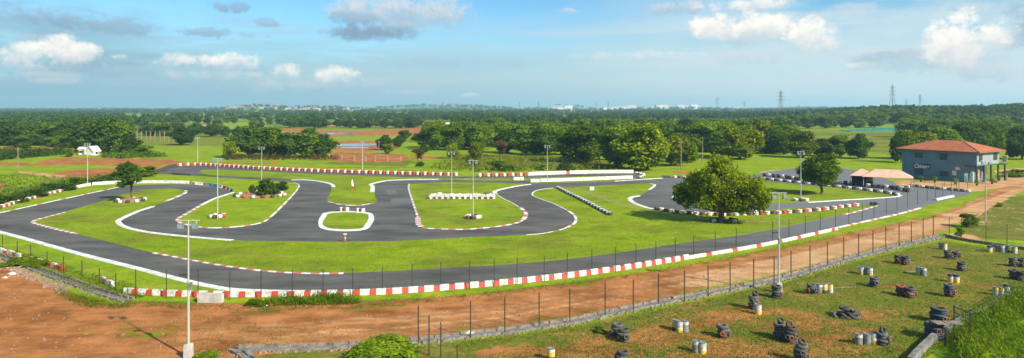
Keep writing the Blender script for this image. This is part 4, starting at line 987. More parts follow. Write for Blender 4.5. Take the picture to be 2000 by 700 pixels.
gable_house(872,251,7,5,3.5,1.2,.1,'small tan house right of the ruined cream one','tanwall','cream',1)
g=G(1712,260); r=empty('shade_net_house',g)
mb=MB(); n=8
for i in range(n):
    x0=-22+i*5.4; mb.add([(x0,-9,0),(x0+5.4,-9,0),(x0+5.4,9,0),(x0,9,0),(x0,-9,1.4+.25*i),(x0+2.7,-9,2.1+.25*i),(x0+5.4,-9,1.4+.25*(i+1)),(x0,9,1.4+.25*i),(x0+2.7,9,2.1+.25*i),(x0+5.4,9,1.4+.25*(i+1))],[(0,1,6,5,4),(4,5,8,7),(5,6,9,8),(3,7,8,9,2),(0,4,7,3),(1,2,9,6)])
mb.build('net_cover','teal',r); MB().box((20.6,-9.1,1.5),(.4,.2,3)).build('corner_post','postmetal',r); tag(r,'long teal shade net house beyond the meadow at right','greenhouse')
# distant town blocks
def block(name,wm,w,dp,h,fl,cols):
    r=empty(name); MB().box((0,0,h/2),(w,dp,h)).build('wall',wm,r)
    rf=MB(); rf.box((0,0,h+.15),(w+.8,dp+.8,.3)); rf.box((w*.2,0,h+1.3),(w*.2,dp*.3,2.0)); rf.build('roof','brownpatch',r)
    for k in range(fl):
        m=MB()
        for i in range(cols): m.box((-w/2+w*(i+.5)/cols,-dp/2-.03,h*(k+.55)/fl),(w/cols*.45,.1,h/fl*.45))
        m.build('window_row','glass',r)
    return r
bp=[block('apartment_block','farwhite',34,18,20,5,9),block('apartment_block','farwhite',60,20,12,3,14),block('town_house','cream',16,12,9,2,4),block('town_house','tanwall',22,14,8,2,5)]
bu=[[],[],[],[]]
rc=random.Random(5)
for i in range(30):
    x=rc.uniform(1190,1455) if i<24 else rc.uniform(1075,1130); dd=rc.uniform(3300,4100); X=(x-1000)/F*dd; k=rc.choice([0,1,1,0]); 
    if 1200<x<1300 and i%2: k=2
    lab='distant white town block on the skyline right of centre' if k<2 else 'small distant cream house on the skyline right of centre'
    place(bp[k],bu[k],(X,dd,hz(X,dd)+1),rc.uniform(-.3,.3),(1.25,1.25,rc.uniform(1.0,1.35)),lab,'distant town buildings right of centre'+(' large' if k<2 else ' small'),'building')
for i in range(34):
    x=rc.choice([rc.uniform(405,600),rc.uniform(600,740)]); dd=rc.uniform(2450,2950); X=(x-1000)/F*dd; k=rc.choice([2,3,3,3,2])
    place(bp[k],bu[k],(X,dd,hz(X,dd)+1),rc.uniform(-.3,.3),(1.3,1.3,rc.uniform(.8,1.2)),'distant %s house on the low hill left of centre'%('cream' if k==2 else 'tan'),'distant houses on the left hill '+('cream' if k==2 else 'tan'),'building')

# ------------------------------------------------------------------ pylons
def pylon_proto(h=46):
    r=empty('pylon'); mb=MB(); lv=[(0,4.2),(h*.3,2.9),(h*.55,1.9),(h*.78,1.3),(h*.93,.9),(h,.15)]
    for (z0,w0),(z1,w1) in zip(lv,lv[1:]):
        c0=[(sx*w0,sy*w0,z0) for sx,sy in ((-1,-1),(1,-1),(1,1),(-1,1))]; c1=[(sx*w1,sy*w1,z1) for sx,sy in ((-1,-1),(1,-1),(1,1),(-1,1))]
        for i in range(4):
            j=(i+1)%4; mb.tube(c0[i],c1[i],.28,n=4); mb.tube(c0[i],c1[j],.14,n=3); mb.tube(c0[j],c1[i],.14,n=3); mb.tube(c1[i],c1[j],.14,n=3)
    mb.build('lattice_tower','pylon',r)
    for z,L in ((h*.62,8),(h*.76,7),(h*.90,6)):
        m=MB()
        for s in (-1,1): m.tube((0,0,z+1.2),(s*L,0,z),.22,n=4); m.tube((0,0,z-.6),(s*L,0,z),.22,n=4); m.tube((s*L,0,z),(s*L,0,z-1.8),.16,n=4)
        m.build('crossarm','pylon',r)
    return r
pp=pylon_proto(); pu=[]
PYL=[(1525,1250,'tall lattice pylon on the skyline above the meadow'),(1743,1180,'tallest lattice pylon above the clubhouse'),(1401,1900,'lattice pylon at the right end of the distant white town'),(1797,2100,'thin lattice pylon right of the tallest one'),(1770,3000,'small faint pylon between the two right hand pylons'),(1454,3000,'small faint pylon right of the distant town'),(1165,3200,'small pylon on the skyline at centre right'),(1188,2800,'small pylon just right of the centre hill'),(865,2900,'small pylon on the blue ridge left of centre'),(1052,2900,'small pylon on the skyline near the centre'),(1015,3600,'faintest tiny pylon at the centre skyline')]
for x,dd,lab in PYL:
    X=(x-1000)/F*dd; place(pp,pu,(X,dd,hz(X,dd)),rc.uniform(-.4,.4),1,lab,None,'pylon')

# ------------------------------------------------------------------ trees
def crown_mesh(name,blobs,n,size,seed,mat,pull=.5):
    """blobs: (x,y,z,rx,ry,rz); leaf-clump quads spread through each blob's shell, leaving gaps"""
    r=np.random.default_rng(seed); vol=np.array([b[3]*b[4]+b[5]*b[3] for b in blobs]); pr=vol/vol.sum()
    k=r.choice(len(blobs),n,p=pr); Bv=np.array(blobs)[k]
    d=r.normal(size=(n,3)); d/=np.linalg.norm(d,axis=1)[:,None]; rad=r.random(n)**.35
    # clumping: pull points towards random twig centres
    ncl=max(12,n//28); ci=r.integers(0,n,ncl)
    P=Bv[:,:3]+d*rad[:,None]*Bv[:,3:6]
    C=P[ci]; gi=r.integers(0,ncl,n)
    # choose nearest-ish cluster among 6 candidates
    best=gi.copy(); bd=np.full(n,1e9)
    for _ in range(10):
        g=r.integers(0,ncl,n); dd=((P-C[g])**2).sum(1); m=dd<bd; best[m]=g[m]; bd[m]=dd[m]
    P=P+(C[best]-P)*pull
    nrm=d*.75+r.normal(size=(n,3))*.55+np.array([0,0,.35]); nrm/=np.linalg.norm(nrm,axis=1)[:,None]
    t=np.cross(nrm,r.normal(size=(n,3))); t/=np.linalg.norm(t,axis=1)[:,None]; b=np.cross(nrm,t)
    s=size*r.uniform(.55,1.35,n)[:,None]
    V=np.stack([P-t*s,P+b*s*.6,P+t*s,P-b*s*.6],1).reshape(-1,3)
    me=bpy.data.meshes.new(name); me.vertices.add(4*n); me.vertices.foreach_set('co',V.astype(np.float32).ravel())
    me.loops.add(4*n); me.loops.foreach_set('vertex_index',np.arange(4*n,dtype=np.int32)); me.polygons.add(n); me.polygons.foreach_set('loop_start',np.arange(0,4*n,4,dtype=np.int32))
    me.update(calc_edges=True); me.materials.append(M[mat])
    return me
def limb(mb,a,b,r0,r1,n=7,seg=4,rn=random):
    a=Vector(a);b=Vector(b); p=a
    for i in range(seg):
        t=(i+1)/seg; q=a.lerp(b,t)+Vector((rn.uniform(-1,1),rn.uniform(-1,1),0))*(b-a).length*.04*(0 if i==seg-1 else 1)
        mb.tube(p,q,r0+(r1-r0)*i/seg,r0+(r1-r0)*t,n,cap=False); p=q
def tree_proto(name,w,h,seed,mat,nleaf=3500,leaf=.34,nb=14,trunk_h=.10,round_=1.0,multi=1):
    rn=random.Random(seed); r=empty(name); blobs=[]; R=w/2; cz0=h*trunk_h
    ch=h-cz0
    for i in range(nb):
        a=rn.uniform(0,2*PI); q=rn.random()**.6; z=rn.uniform(0.12,.88); lim=math.sin(PI*min(1,max(.08,z*.85+.12)))**.6
        rr_=R*.62*q*lim; br=R*rn.uniform(.20,.42)
        blobs.append((math.cos(a)*rr_,math.sin(a)*rr_,cz0+ch*z,br,br,br*rn.uniform(.6,.85)*min(1.3,ch/w*1.1)))
    me=crown_mesh('crown',blobs,nleaf,leaf,seed,mat); zs=[0]*(len(me.vertices)*3); me.vertices.foreach_get('co',zs); A=np.array(zs).reshape(-1,3)
    top=A[:,2].max(); A[:,2]*=h/top; k=R/np.percentile(np.abs(A[:,:2]),99); A[:,:2]*=k; me.vertices.foreach_set('co',A.astype(np.float32).ravel())
    A[:,2]=np.maximum(A[:,2],.03); me.vertices.foreach_set('co',A.astype(np.float32).ravel()); c=bpy.data.objects.new('crown',me); COL.objects.link(c); c.parent=r
    mb=MB(); tr=max(.12,w*.028)
    for t in range(multi):
        ox=rn.uniform(-.3,.3)*(multi>1); limb(mb,(ox,0,-.1),(ox+rn.uniform(-.2,.2),rn.uniform(-.2,.2),cz0+ch*.25),tr*1.3,tr*.8,rn=rn)
    for b in blobs[:9]: limb(mb,(0,0,cz0*.7+ch*.1),(b[0]*k*.8,b[1]*k*.8,b[2]*h/top),tr*.6,tr*.15,5,3,rn)
    mb.build('trunk','bark',r)
    return r
def lobed_tree(name,lobes,n,leaf,seed,mat,trunk,h):
    rn=random.Random(seed); r=empty(name); bl=[]
    for (x,z,q) in lobes:
        for k in range(5):
            a=rn.uniform(0,2*PI); yy=rn.uniform(-.75,.75)*max(1.0,5.2-abs(x)*.5); f=q*rn.uniform(.42,.72)
            bl.append((x+rn.uniform(-.55,.55)*q,yy,max(f*.6+.8,z+rn.uniform(-.5,.45)*q),f,f,f*.72))
    me=crown_mesh('crown',bl,n,leaf,seed,mat,.78); c=bpy.data.objects.new('crown',me); COL.objects.link(c); c.parent=r
    mb=MB(); limb(mb,(0,0,-.1),(.1,0,1.9),trunk*1.25,trunk,9,4,rn)
    for b in bl[::3]: limb(mb,(.1,0,1.6),(b[0]*.85,b[1]*.8,b[2]),trunk*.55,.05,5,4,rn)
    mb.build('trunk','bark',r); return r
TP={}
def tproto(kind):
    if kind in TP: return TP[kind]
    d={'big':lambda:lobed_tree('broadleaf_tree',[(-4.9,4.4,2.0),(-3.0,6.2,2.2),(-.6,8.0,2.0),(.8,7.6,2.0),(2.6,6.4,2.5),(4.5,4.9,2.3),(5.5,3.6,1.7),(-.4,4.4,2.8),(2.0,3.2,2.2),(-2.4,3.9,2.2),(-5.6,3.0,1.2),(0,6.0,2.6),(-4.6,2.6,1.4),(-2.6,2.2,1.3),(1.2,2.0,1.6),(3.4,2.3,1.5),(5.6,2.6,1.3),(-5.6,4.4,1.8),(5.9,4.8,1.9),(5.0,6.2,1.6),(-4.2,6.0,1.8),(6.0,3.2,1.4),(-.6,9.0,1.4),(.9,8.6,1.5)],38000,.17,21,'leafolive',.38,9.8),
       'round':lambda:tree_proto('broadleaf_tree',9,9,33,'leaf',12000,.20,24,.12),
       'small':lambda:tree_proto('young_tree',6.4,7.2,5,'leafdark',4200,.18,13,.36),
       'a':lambda:tree_proto('field_tree',10,9,1,'leaf',7500,.30,20,.0),
       'b':lambda:tree_proto('field_tree',10,9,2,'leafdark',7500,.30,22,-.02),
       'c':lambda:tree_proto('field_tree',10,9,3,'leafolive',7500,.30,20,.0),
       'e':lambda:tree_proto('field_tree',10,9,14,'leaf',6500,.32,15,.04),
       'rust':lambda:tree_proto('field_tree',10,9,4,'leafrust',2600,.34,10,.18),
       'bush':lambda:tree_proto('bush',3,2,8,'leaf',3200,.11,16,-.05),
       'bright':lambda:tree_proto('bush',3,2,9,'leafbright',6500,.085,22,-.05),
       'dbush':lambda:tree_proto('bush',3,2,10,'leafdark',3200,.11,16,-.05)}[kind]
    TP[kind]=[d(),[]]; return TP[kind]
PW={'big':(13.9,10.1),'round':(9,9),'small':(6.4,7.2),'bush':(3,2),'bright':(3,2),'dbush':(3,2)}
def tree(kind,px,py,wpx,hpx,label,group=None,cat='tree',rz=None,onhill=False):
    pr,used=tproto(kind); g=G(px,py); D_=g.y; w=wpx*D_/F; h=hpx*D_/F; W0,H0=PW.get(kind,(10,9))
    g.z=hz(g.x,g.y)
    return place(pr,used,g,random.uniform(0,6.28) if rz is None else rz,(w/W0,w/W0,h/H0),label,group,cat)
tree('big',1408,436,182,140,'largest olive green tree with its trunk ringed by tyres on the right infield',rz=-.35)
tree('round',1604,380,78,82,'dense round green tree on the right infield by the double tyre rows')
tree('small',257,394,56,80,'small leaning tree on the earth mound of the left infield')
tree('dbush',524,384,44,37,'dark green shrub growing in the oval planter',cat='shrub'); tree('dbush',493,378,14,18,'thin sapling at the left side of the oval planter',cat='shrub')
tree('dbush',548,372,30,18,'low spreading shrub behind the oval planter',cat='shrub')
L1=[('b',172,297,62,64,'leftmost dark tree shading the farmhouse'),('b',208,297,74,68,'tall dark tree directly behind the farmhouse'),('a',236,298,56,60,'dark tree at the right end of the farmhouse clump'),('b',258,298,34,36,'low dark tree leaning right of the farmhouse clump'),
 ('b',355,284,46,38,'round dark tree alone in the meadow right of the farmhouse'),('a',134,307,20,18,'small round tree on the red field'),('a',282,303,42,20,'bushy green tree right of the farmhouse'),
 ('b',487,307,70,62,'large dark tree at the left of the clump behind the back straight'),('a',528,307,66,60,'second tree from the left in the clump behind the back straight'),('b',566,308,56,50,'third tree in the clump behind the back straight'),('a',600,308,62,50,'fourth tree in the clump behind the back straight'),('b',634,307,46,46,'rightmost tree of the clump behind the back straight'),('a',605,276,34,26,'tree poking up behind the clump near the pond'),('c',449,309,26,34,'small olive tree left of the dark clump'),
 ('b',752,293,34,30,'dark round tree right of the pond'),('a',757,301,22,20,'smaller tree in front of the dark one by the pond'),('b',779,288,24,24,'dark tree second right of the pond'),('b',812,278,20,18,'small dark round tree on the green strip beyond the pond'),('a',790,272,26,18,'tree at the edge of the brown bank'),
 ('c',931,313,32,38,'pale olive tree behind the middle island poles'),('rust',976,306,34,32,'reddish brown tree left of the tall wood'),('c',882,310,28,30,'thin olive tree behind the pole of the long planter'),('rust',815,318,26,28,'sparse rusty shrub right of the brown plot'),('b',828,300,18,18,'small dark tree right of the brown plot'),
 ('c',1264,333,112,96,'tallest olive tree above the far end of the back straight'),('a',1205,326,84,82,'big green tree left of the tallest olive one'),('a',1140,318,92,76,'broad green tree with open shade below'),('b',1170,312,70,66,'dark tree behind the broad green one'),('c',1318,324,70,66,'olive tree right of the tallest one'),('a',1348,318,56,50,'green tree behind the upper left of the big tree'),('c',1446,312,80,64,'olive round tree right above the big tree'),('a',1410,306,60,50,'green tree behind the big tree crown'),('b',1495,300,56,46,'dark tree left of the round infield tree'),('a',1530,302,50,44,'green tree above the round infield tree'),('c',1568,308,64,54,'olive tree behind the round infield tree'),('b',1610,306,40,36,'dark tree behind the right of the round infield tree'),('a',1640,306,44,44,'round tree at the left of the meadow pair'),('b',1678,310,50,50,'dark round tree at the right of the meadow pair'),
 ('a',1100,303,66,56,'green tree at the left end of the tall row'),('b',1065,304,60,54,'dark tree in the tall row left part'),('a',1028,302,58,50,'green tree left in the tall row'),('b',992,299,54,46,'dark tree at the left start of the tall row'),
 ('b',1760,318,40,58,'dark narrow tree touching the left wall of the clubhouse'),('c',1785,312,70,60,'olive tree behind the left end of the clubhouse roof'),('a',1838,306,66,58,'green tree behind the clubhouse ridge'),('b',1880,302,80,66,'dark tree behind the right part of the clubhouse roof'),('a',1920,300,74,62,'tree at the right behind the clubhouse roof'),('c',1950,294,56,48,'olive tree further right of the clubhouse roof'),('b',1996,312,60,66,'dark tree cut by the right edge of the picture')]
for a in L1: tree(*a)
# belts of trees: far enough that nothing tells them apart
rt=random.Random(42)
def belt(n,x0,x1,y0,y1,kinds,hm,label,group,wm=1.15):
    for i in range(n):
        x=x0+(x1-x0)*(i+rt.uniform(.1,.9))/n; y=rt.uniform(y0,y1) if not callable(y0) else y0(x); D_=F*H/(y-HZ); hh=rt.uniform(*hm); k=rt.choice(kinds)
        nm={'a':'mid green','b':'dark','c':'olive','e':'mid green'}[k]
        tree(k,x,y,hh*wm*rt.uniform(.9,1.25)*F/D_,hh*F/D_,label%nm,group+' - '+nm)
belt(16,-70,175,280,285,['b','b','a'],(8,12),'%s tree in the dark belt at the far left beyond the red field','left belt trees')
belt(12,-60,170,284,290,['a','c','b'],(4,6),'low %s tree at the foot of the far left belt','low trees of the left belt')
belt(12,255,470,262,268,['b','a'],(6,9),'%s tree in the belt behind the stake rows','trees behind the stakes')
belt(17,835,1130,284,296,['a','b','a'],(8,11),'%s tree in the wood behind the rough meadow','wood behind the rough meadow')
belt(26,830,1500,268,282,['a','b','c'],(9,12),'%s tree in the second rank of the central wood','second rank of the central wood')
belt(14,1130,1560,290,300,['a','c','b'],(9,13),'%s tree in the front rank of the right wood','front rank of the right wood')
belt(20,1480,1780,250,256,['a','b'],(7,10),'%s tree in the belt behind the meadow and the net house','belt behind the meadow')
belt(16,1760,2060,268,284,['a','b','c'],(8,11),'%s tree on the slope behind the clubhouse','slope behind the clubhouse')
belt(16,560,830,248,252,['b'],(7,10),'%s tree along the far side of the brown banks','trees beyond the brown banks')
belt(14,330,620,240,250,['b','a'],(7,10),'%s tree in the hedge country left of centre','hedge country trees')
# bushes
def bushes(lst):
    for (k,x,y,w,h,lab) in lst: tree(k,x,y,w,h,lab,cat='bush')
bushes([('bright',742,705,150,42,'large bright green bush cut by the bottom edge'),('bright',500,595,40,9,'weed tuft by the torn scrap'),
 ('a',1890,444,36,27,'round green bush right of the dirt road near the field corner'),('bright',1952,404,12,8,'small bush on the pale slope'),('bush',1876,464,20,22,'thin green bush at the far corner of the field'),('bush',245,352,80,24,'low dark bush strip beneath the small infield tree'),('bush',280,345,50,20,'bush left of the small tree by the track fence'),
 ('bush',155,362,40,18,'creeper bush on the dark fence left of its pole'),('dbush',110,372,60,14,'creeper bush along the dark fence, middle'),('dbush',60,385,60,14,'creeper bush along the dark fence, left of middle'),('dbush',15,397,60,15,'creeper bush along the dark fence at the left edge'),('dbush',200,357,40,14,'dark bush right of the fence pole at left'),
 ('bush',980,333,60,18,'wide bush behind the back straight at centre'),('dbush',1105,334,34,16,'round dark bush left of the tall woods'),('bush',1060,332,24,12,'small bush behind the light pole at centre'),('bush',1130,322,20,10,'small bush beside the tall woods'),('dbush',820,325,18,10,'small dark bush behind the red white tyre row'),('rust',330,342,0.1,.1,'x') if False else ('bush',925,325,30,14,'bush between the two middle poles'),
 ('bush',360,700,34,10,'weed at the foot of the nearest pole') if False else ('bright',405,702,44,14,'weed tuft right of the nearest pole foot'),('bright',40,517,60,13,'weeds between rusty posts at lower left'),('bright',75,522,40,14,'taller weeds beside the white wall piece at left'),
 ('bush',1170,650,24,10,'dark green weed beside the pair of bunkers by the drain'),('bush',1940,318,16,10,'bush right behind the clubhouse'),('bush',1980,345,50,14,'green bush beside the road right of the clubhouse'),('bush',1695,470,0,0,'x')][:-1])
# tall weeds on the slope at bottom right : uncountable
def weeds(name,region,n,hmin,hmax,blade,mat,label,cat,per=7):
    mb_v=[]; r=np.random.default_rng(hash(name)%1000 if False else 77)
    xs=np.array([p[0] for p in region]); ys=np.array([p[1] for p in region])
    X=r.uniform(xs.min(),xs.max(),n*3); Yp=r.uniform(ys.min(),ys.max(),n*3); m=ptpoly(X,Yp,region); X=X[m][:n]; Yp=Yp[m][:n]
    D_=F*H/(Yp-HZ); wx=(X-1000)/F*D_; wy=D_; N_=len(X)
    V=[]
    P=np.repeat(np.stack([wx,wy,np.zeros(N_)],1),per,0); hh=np.repeat(r.uniform(hmin,hmax,N_),per); k=len(P)
    z=hh*r.random(k)**.8; off=r.normal(size=(k,3))*np.array([.22,.22,.03]); c=P+off; c[:,2]=z
    a=r.uniform(0,6.28,k); u=np.stack([np.cos(a)*.7,np.sin(a)*.7,r.uniform(.2,1.1,k)],1)*blade*r.uniform(.6,1.4,k)[:,None]; w=np.stack([-np.sin(a),np.cos(a),np.zeros(k)],1)*blade*.35
    V=np.stack([c-u,c+w,c+u,c-w],1).reshape(-1,3); V[:,2]=np.maximum(V[:,2],0.0)
    me=bpy.data.meshes.new(name); me.vertices.add(4*k); me.vertices.foreach_set('co',V.astype(np.float32).ravel()); me.loops.add(4*k); me.loops.foreach_set('vertex_index',np.arange(4*k,dtype=np.int32)); me.polygons.add(k); me.polygons.foreach_set('loop_start',np.arange(0,4*k,4,dtype=np.int32)); me.update(calc_edges=True); me.materials.append(M[mat])
    o=bpy.data.objects.new(name,me); COL.objects.link(o); return tag(o,label,cat,kind='stuff')
weeds('tall_weeds',[(1868,668),(1900,628),(1950,598),(2000,570),(2060,548),(2060,620),(2000,628),(1960,655),(1935,690),(1900,715),(1880,715)],1800,.5,1.6,.12,'leafbright','tall bright green weeds on the slope behind the curved wall','weeds',10)
weeds('scrub',[(1940,715),(1960,665),(2000,635),(2060,620),(2060,715)],1500,.1,.5,.10,'leafbright','low scrub at the bottom right corner','weeds',6)
weeds('verge_weeds',[(240,592),(500,597),(700,592),(870,576),(1000,566),(1150,547),(1300,524),(1500,486),(1700,446),(1700,450),(1500,493),(1300,533),(1150,557),(1000,578),(870,590),(700,604),(500,610),(300,604)],2600,.04,.32,.08,'fieldblade','straggling weeds between the front fence and the dirt road','weeds',6)
weeds('drain_weeds',[(880,672),(1000,655),(1120,637),(1385,582),(1520,556),(1700,503),(1840,468),(1845,474),(1700,512),(1530,565),(1400,592),(1130,650),(1000,668),(890,690)],2200,.05,.36,.08,'fieldblade','weeds along the field side of the long stone drain','weeds',6)
weeds('bank_weeds',[(-30,478),(60,500),(150,530),(250,560),(300,580),(250,584),(180,570),(110,545),(50,522),(-30,497)],1500,.1,.6,.09,'leafbright','weeds between the left drain and the track','weeds',6)
weeds('wall_weeds',[(515,590),(560,582),(600,588),(625,577),(668,580),(700,586),(700,594),(600,598),(515,597)],900,.15,.6,.09,'leafbright','thick bright weeds growing against the front wall','weeds',8)
weeds('drain_bank_weeds',[(108,560),(125,572),(160,580),(215,592),(262,596),(250,602),(190,604),(150,596),(115,575)],380,.05,.6,.08,'leafbright','weeds spilling down the bank below the left drain','weeds',7)
weeds('road_tufts',[(300,640),(400,612),(560,640),(760,648),(817,655),(700,668),(560,672),(420,690),(330,680)],330,.03,.22,.06,'leafbright','scattered green tufts on the bare dirt at lower left','weeds',6)
weeds('roadside_tufts',[(830,655),(1113,618),(1385,561),(1640,500),(1845,450),(1640,507),(1385,570),(1113,628),(830,665)],900,.03,.28,.07,'leafbright','green tufts along the road side of the stone drain','weeds',6)
weeds('field_hedge',[(-60,296),(60,298),(128,296),(130,303),(60,309),(0,314),(-60,318)],1400,.8,2.2,.45,'leafdark','dark crop rows on the far left field','crops',8)
weeds('fence_creepers',[(-40,400),(60,376),(165,352),(250,350),(250,356),(170,362),(60,389),(-40,413)],1500,.4,2.0,.2,'leafdark','creepers and scrub covering the dark fence at left','weeds',8)
weeds('left_scrub',[(-60,345),(60,340),(160,350),(140,356),(0,390),(-60,400)],1000,.05,.5,.18,'leafbright','rough green scrub beyond the dark fence at left','weeds',6)
weeds('meadow_scrub',[(880,302),(1120,310),(1230,330),(1230,335),(900,337),(840,330)],1100,.2,1.6,.30,'leafolive','rough scrub on the meadow behind the back straight','weeds',8)
weeds('farm_scrub',[(195,303),(250,302),(300,301),(330,307),(230,311),(200,309)],300,.4,1.8,.4,'leaf','scrub round the farmhouse','weeds',8)
weeds('clump_scrub',[(440,308),(660,308),(660,313),(440,313)],350,.3,1.8,.35,'leafrust','dry brown scrub beneath the dark clump behind the back straight','weeds',8)
# short grass in the near field and infield: texture of blades
def grass(name,region,n,h,label,excl=None,mat='blade'):
    r=np.random.default_rng(n); xs=[p[0] for p in region]; ys=[p[1] for p in region]
    X=r.uniform(min(xs),max(xs),n*2); Yp=r.uniform(min(ys),max(ys),n*2); m=ptpoly(X,Yp,region)
    X=X[m][:n]; Yp=Yp[m][:n]; k=len(X)
    D_=F*H/(Yp-HZ); c=np.stack([(X-1000)/F*D_,D_,np.full(k,.045)],1); a=r.uniform(0,6.28,k); s=h*r.uniform(.5,1.6,k)
    u=np.stack([np.cos(a),np.sin(a),np.zeros(k)],1)*(s*.45)[:,None]; t=c+np.stack([r.normal(size=k)*.4*s,r.normal(size=k)*.4*s,s],1)
    V=np.stack([c-u,c+u,t],1).reshape(-1,3)
    me=bpy.data.meshes.new(name); me.vertices.add(3*k); me.vertices.foreach_set('co',V.astype(np.float32).ravel()); me.loops.add(3*k); me.loops.foreach_set('vertex_index',np.arange(3*k,dtype=np.int32)); me.polygons.add(k); me.polygons.foreach_set('loop_start',np.arange(0,3*k,3,dtype=np.int32)); me.update(calc_edges=True); me.materials.append(M[mat])
    o=bpy.data.objects.new(name,me); COL.objects.link(o); return tag(o,label,'grass',kind='stuff')
pebbles('pebbles',[(0,520),(240,605),(600,622),(1000,585),(1500,500),(1850,415),(1845,448),(1385,560),(817,660),(400,705),(0,705)],1000,'small stones and clods on the bare dirt road')
grass('infield_tufts',INF,60000,.065,'short grass tufts of the infield turf')
grass('field_grass',[(900,712),(1120,648),(1385,586),(1640,520),(1840,472),(2050,498),(2050,560),(1790,712)],45000,.07,'short tufty grass of the obstacle field',mat='fieldblade')

# ------------------------------------------------------------------ far woods : one uncountable mass each (geometry nodes scatter)
def lowtree(seed,mat):
    rn=random.Random(seed); bl=[(rn.uniform(-2.6,2.6),rn.uniform(-2.6,2.6),rn.uniform(3,7),2.6,2.6,2.0) for _ in range(7)]
    return crown_mesh('wood_crown',bl,420,.75,seed,mat)
def scatter(name,pts,sc,proto_me,label):
    me=bpy.data.meshes.new(name); me.vertices.add(len(pts)); me.vertices.foreach_set('co',pts.astype(np.float32).ravel())
    at=me.attributes.new('sc','FLOAT','POINT'); at.data.foreach_set('value',sc.astype(np.float32)); rt_=me.attributes.new('rot','FLOAT','POINT'); rt_.data.foreach_set('value',np.random.default_rng(3).uniform(0,6.28,len(pts)).astype(np.float32))
    o=bpy.data.objects.new(name,me); COL.objects.link(o)
    ng=bpy.data.node_groups.new(name+'_scatter','GeometryNodeTree'); ng.interface.new_socket('Geometry',in_out='INPUT',socket_type='NodeSocketGeometry'); ng.interface.new_socket('Geometry',in_out='OUTPUT',socket_type='NodeSocketGeometry')
    N=ng.nodes; L=ng.links; gi=N.new('NodeGroupInput'); go=N.new('NodeGroupOutput'); ip=N.new('GeometryNodeInstanceOnPoints')
    # the leaf-clump mesh is carried by a hidden-in-name-only source object inside the modifier's object input
    oi=N.new('GeometryNodeObjectInfo'); oi.inputs['Object'].default_value=proto_me
    s=N.new('GeometryNodeInputNamedAttribute'); s.data_type='FLOAT'; s.inputs['Name'].default_value='sc'
    ro=N.new('GeometryNodeInputNamedAttribute'); ro.data_type='FLOAT'; ro.inputs['Name'].default_value='rot'; cb=N.new('ShaderNodeCombineXYZ'); L.new(ro.outputs['Attribute'],cb.inputs['Z'])
    m2p=N.new('GeometryNodeMeshToPoints'); L.new(gi.outputs[0],m2p.inputs['Mesh'])
    L.new(m2p.outputs['Points'],ip.inputs['Points']); L.new(oi.outputs['Geometry'],ip.inputs['Instance']); L.new(s.outputs['Attribute'],ip.inputs['Scale']); L.new(cb.outputs[0],ip.inputs['Rotation']); L.new(ip.outputs[0],go.inputs[0])
    md=o.modifiers.new('scatter','NODES'); md.node_group=ng
    return tag(o,label,'woodland',kind='stuff')
def wood_points(n,d0,d1,dens,seed,region=None,avoid=(),pw=1.0):
    r=np.random.default_rng(seed); D_=d0*(d1/d0)**(r.random(n)**pw); u=r.uniform(-.86,.86,n); X=u*D_
    PX=1000+F*u; PY=HZ+F*H/D_
    nz=np.sin(X*.009+D_*.003+seed)*np.sin(D_*.0047-X*.004)+.6*np.sin(X*.023-D_*.011)*np.sin(D_*.017+X*.013)
    k=nz>dens
    for a in avoid: k&=~ptpoly(PX,PY,a)
    X=X[k];D_=D_[k]; return np.stack([X,D_,height(X,D_)-.3],1)
avoid=[[(230,256),(640,262),(640,320),(230,320)],[(1470,253),(1776,256),(1776,330),(1470,330)],[(530,240),(885,238),(885,275),(530,275)],[(-80,284),(260,284),(300,330),(-80,330)],
       [(395,249),(440,249),(440,262),(395,262)],[(390,228),(520,226),(520,233),(390,234)],[(190,230),(400,226),(400,233),(190,236)]]
far_trees=[]
for i,(mt,sd) in enumerate((('leafdark',101),('leaf',102),('leafdark',103))):
    me=lowtree(sd,mt); po=bpy.data.objects.new('woodland_tree',me); COL.objects.link(po); far_trees.append(po)
pA=wood_points(5200,470,1000,.18,1,avoid=avoid)
pR=wood_points(3800,380,1000,-2,2,avoid=avoid); pR=pR[(pR[:,0]/pR[:,1]>.40)&((pR[:,0]/pR[:,1]>.58)|(pR[:,1]>560))]
pC=wood_points(2600,340,620,-2,3,avoid=avoid); uc=pC[:,0]/pC[:,1]; pC=pC[(uc>-.12)&(uc<.42)]
pB=wood_points(13000,900,5600,-.08,4,avoid=avoid,pw=.85)
for nm,p,s0,s1,pt,lab in (('middle_distance_woods',pA,.75,1.25,0,'scattered dark woods of the middle distance'),('hillside_woods',pR,.8,1.3,1,'green woods on the rising ground at right'),('central_woods',pC,.9,1.35,1,'dense woods behind the central belt of trees'),('far_woods',pB,.9,1.5,2,'far blue green woods fading to the horizon')):
    r_=np.random.default_rng(9); sc_=r_.uniform(s0,s1,len(p))*(1+np.clip((p[:,1]-1500)/5000,0,.7)); scatter(nm,p,sc_,far_trees[pt],lab)
# the three scatter sources also stand as real trees in the wood
for po,(x,dd) in zip(far_trees,((700,640),(1300,520),(560,1500))):
    X=(x-1000)/F*dd; po.location=(X,dd,hz(X,dd)-.3)
tag(far_trees[0],'dark crown in the middle distance woods left of centre','tree'); tag(far_trees[1],'green crown within the central woods right of centre','tree'); tag(far_trees[2],'far dark crown in the hazy woods at left','tree')

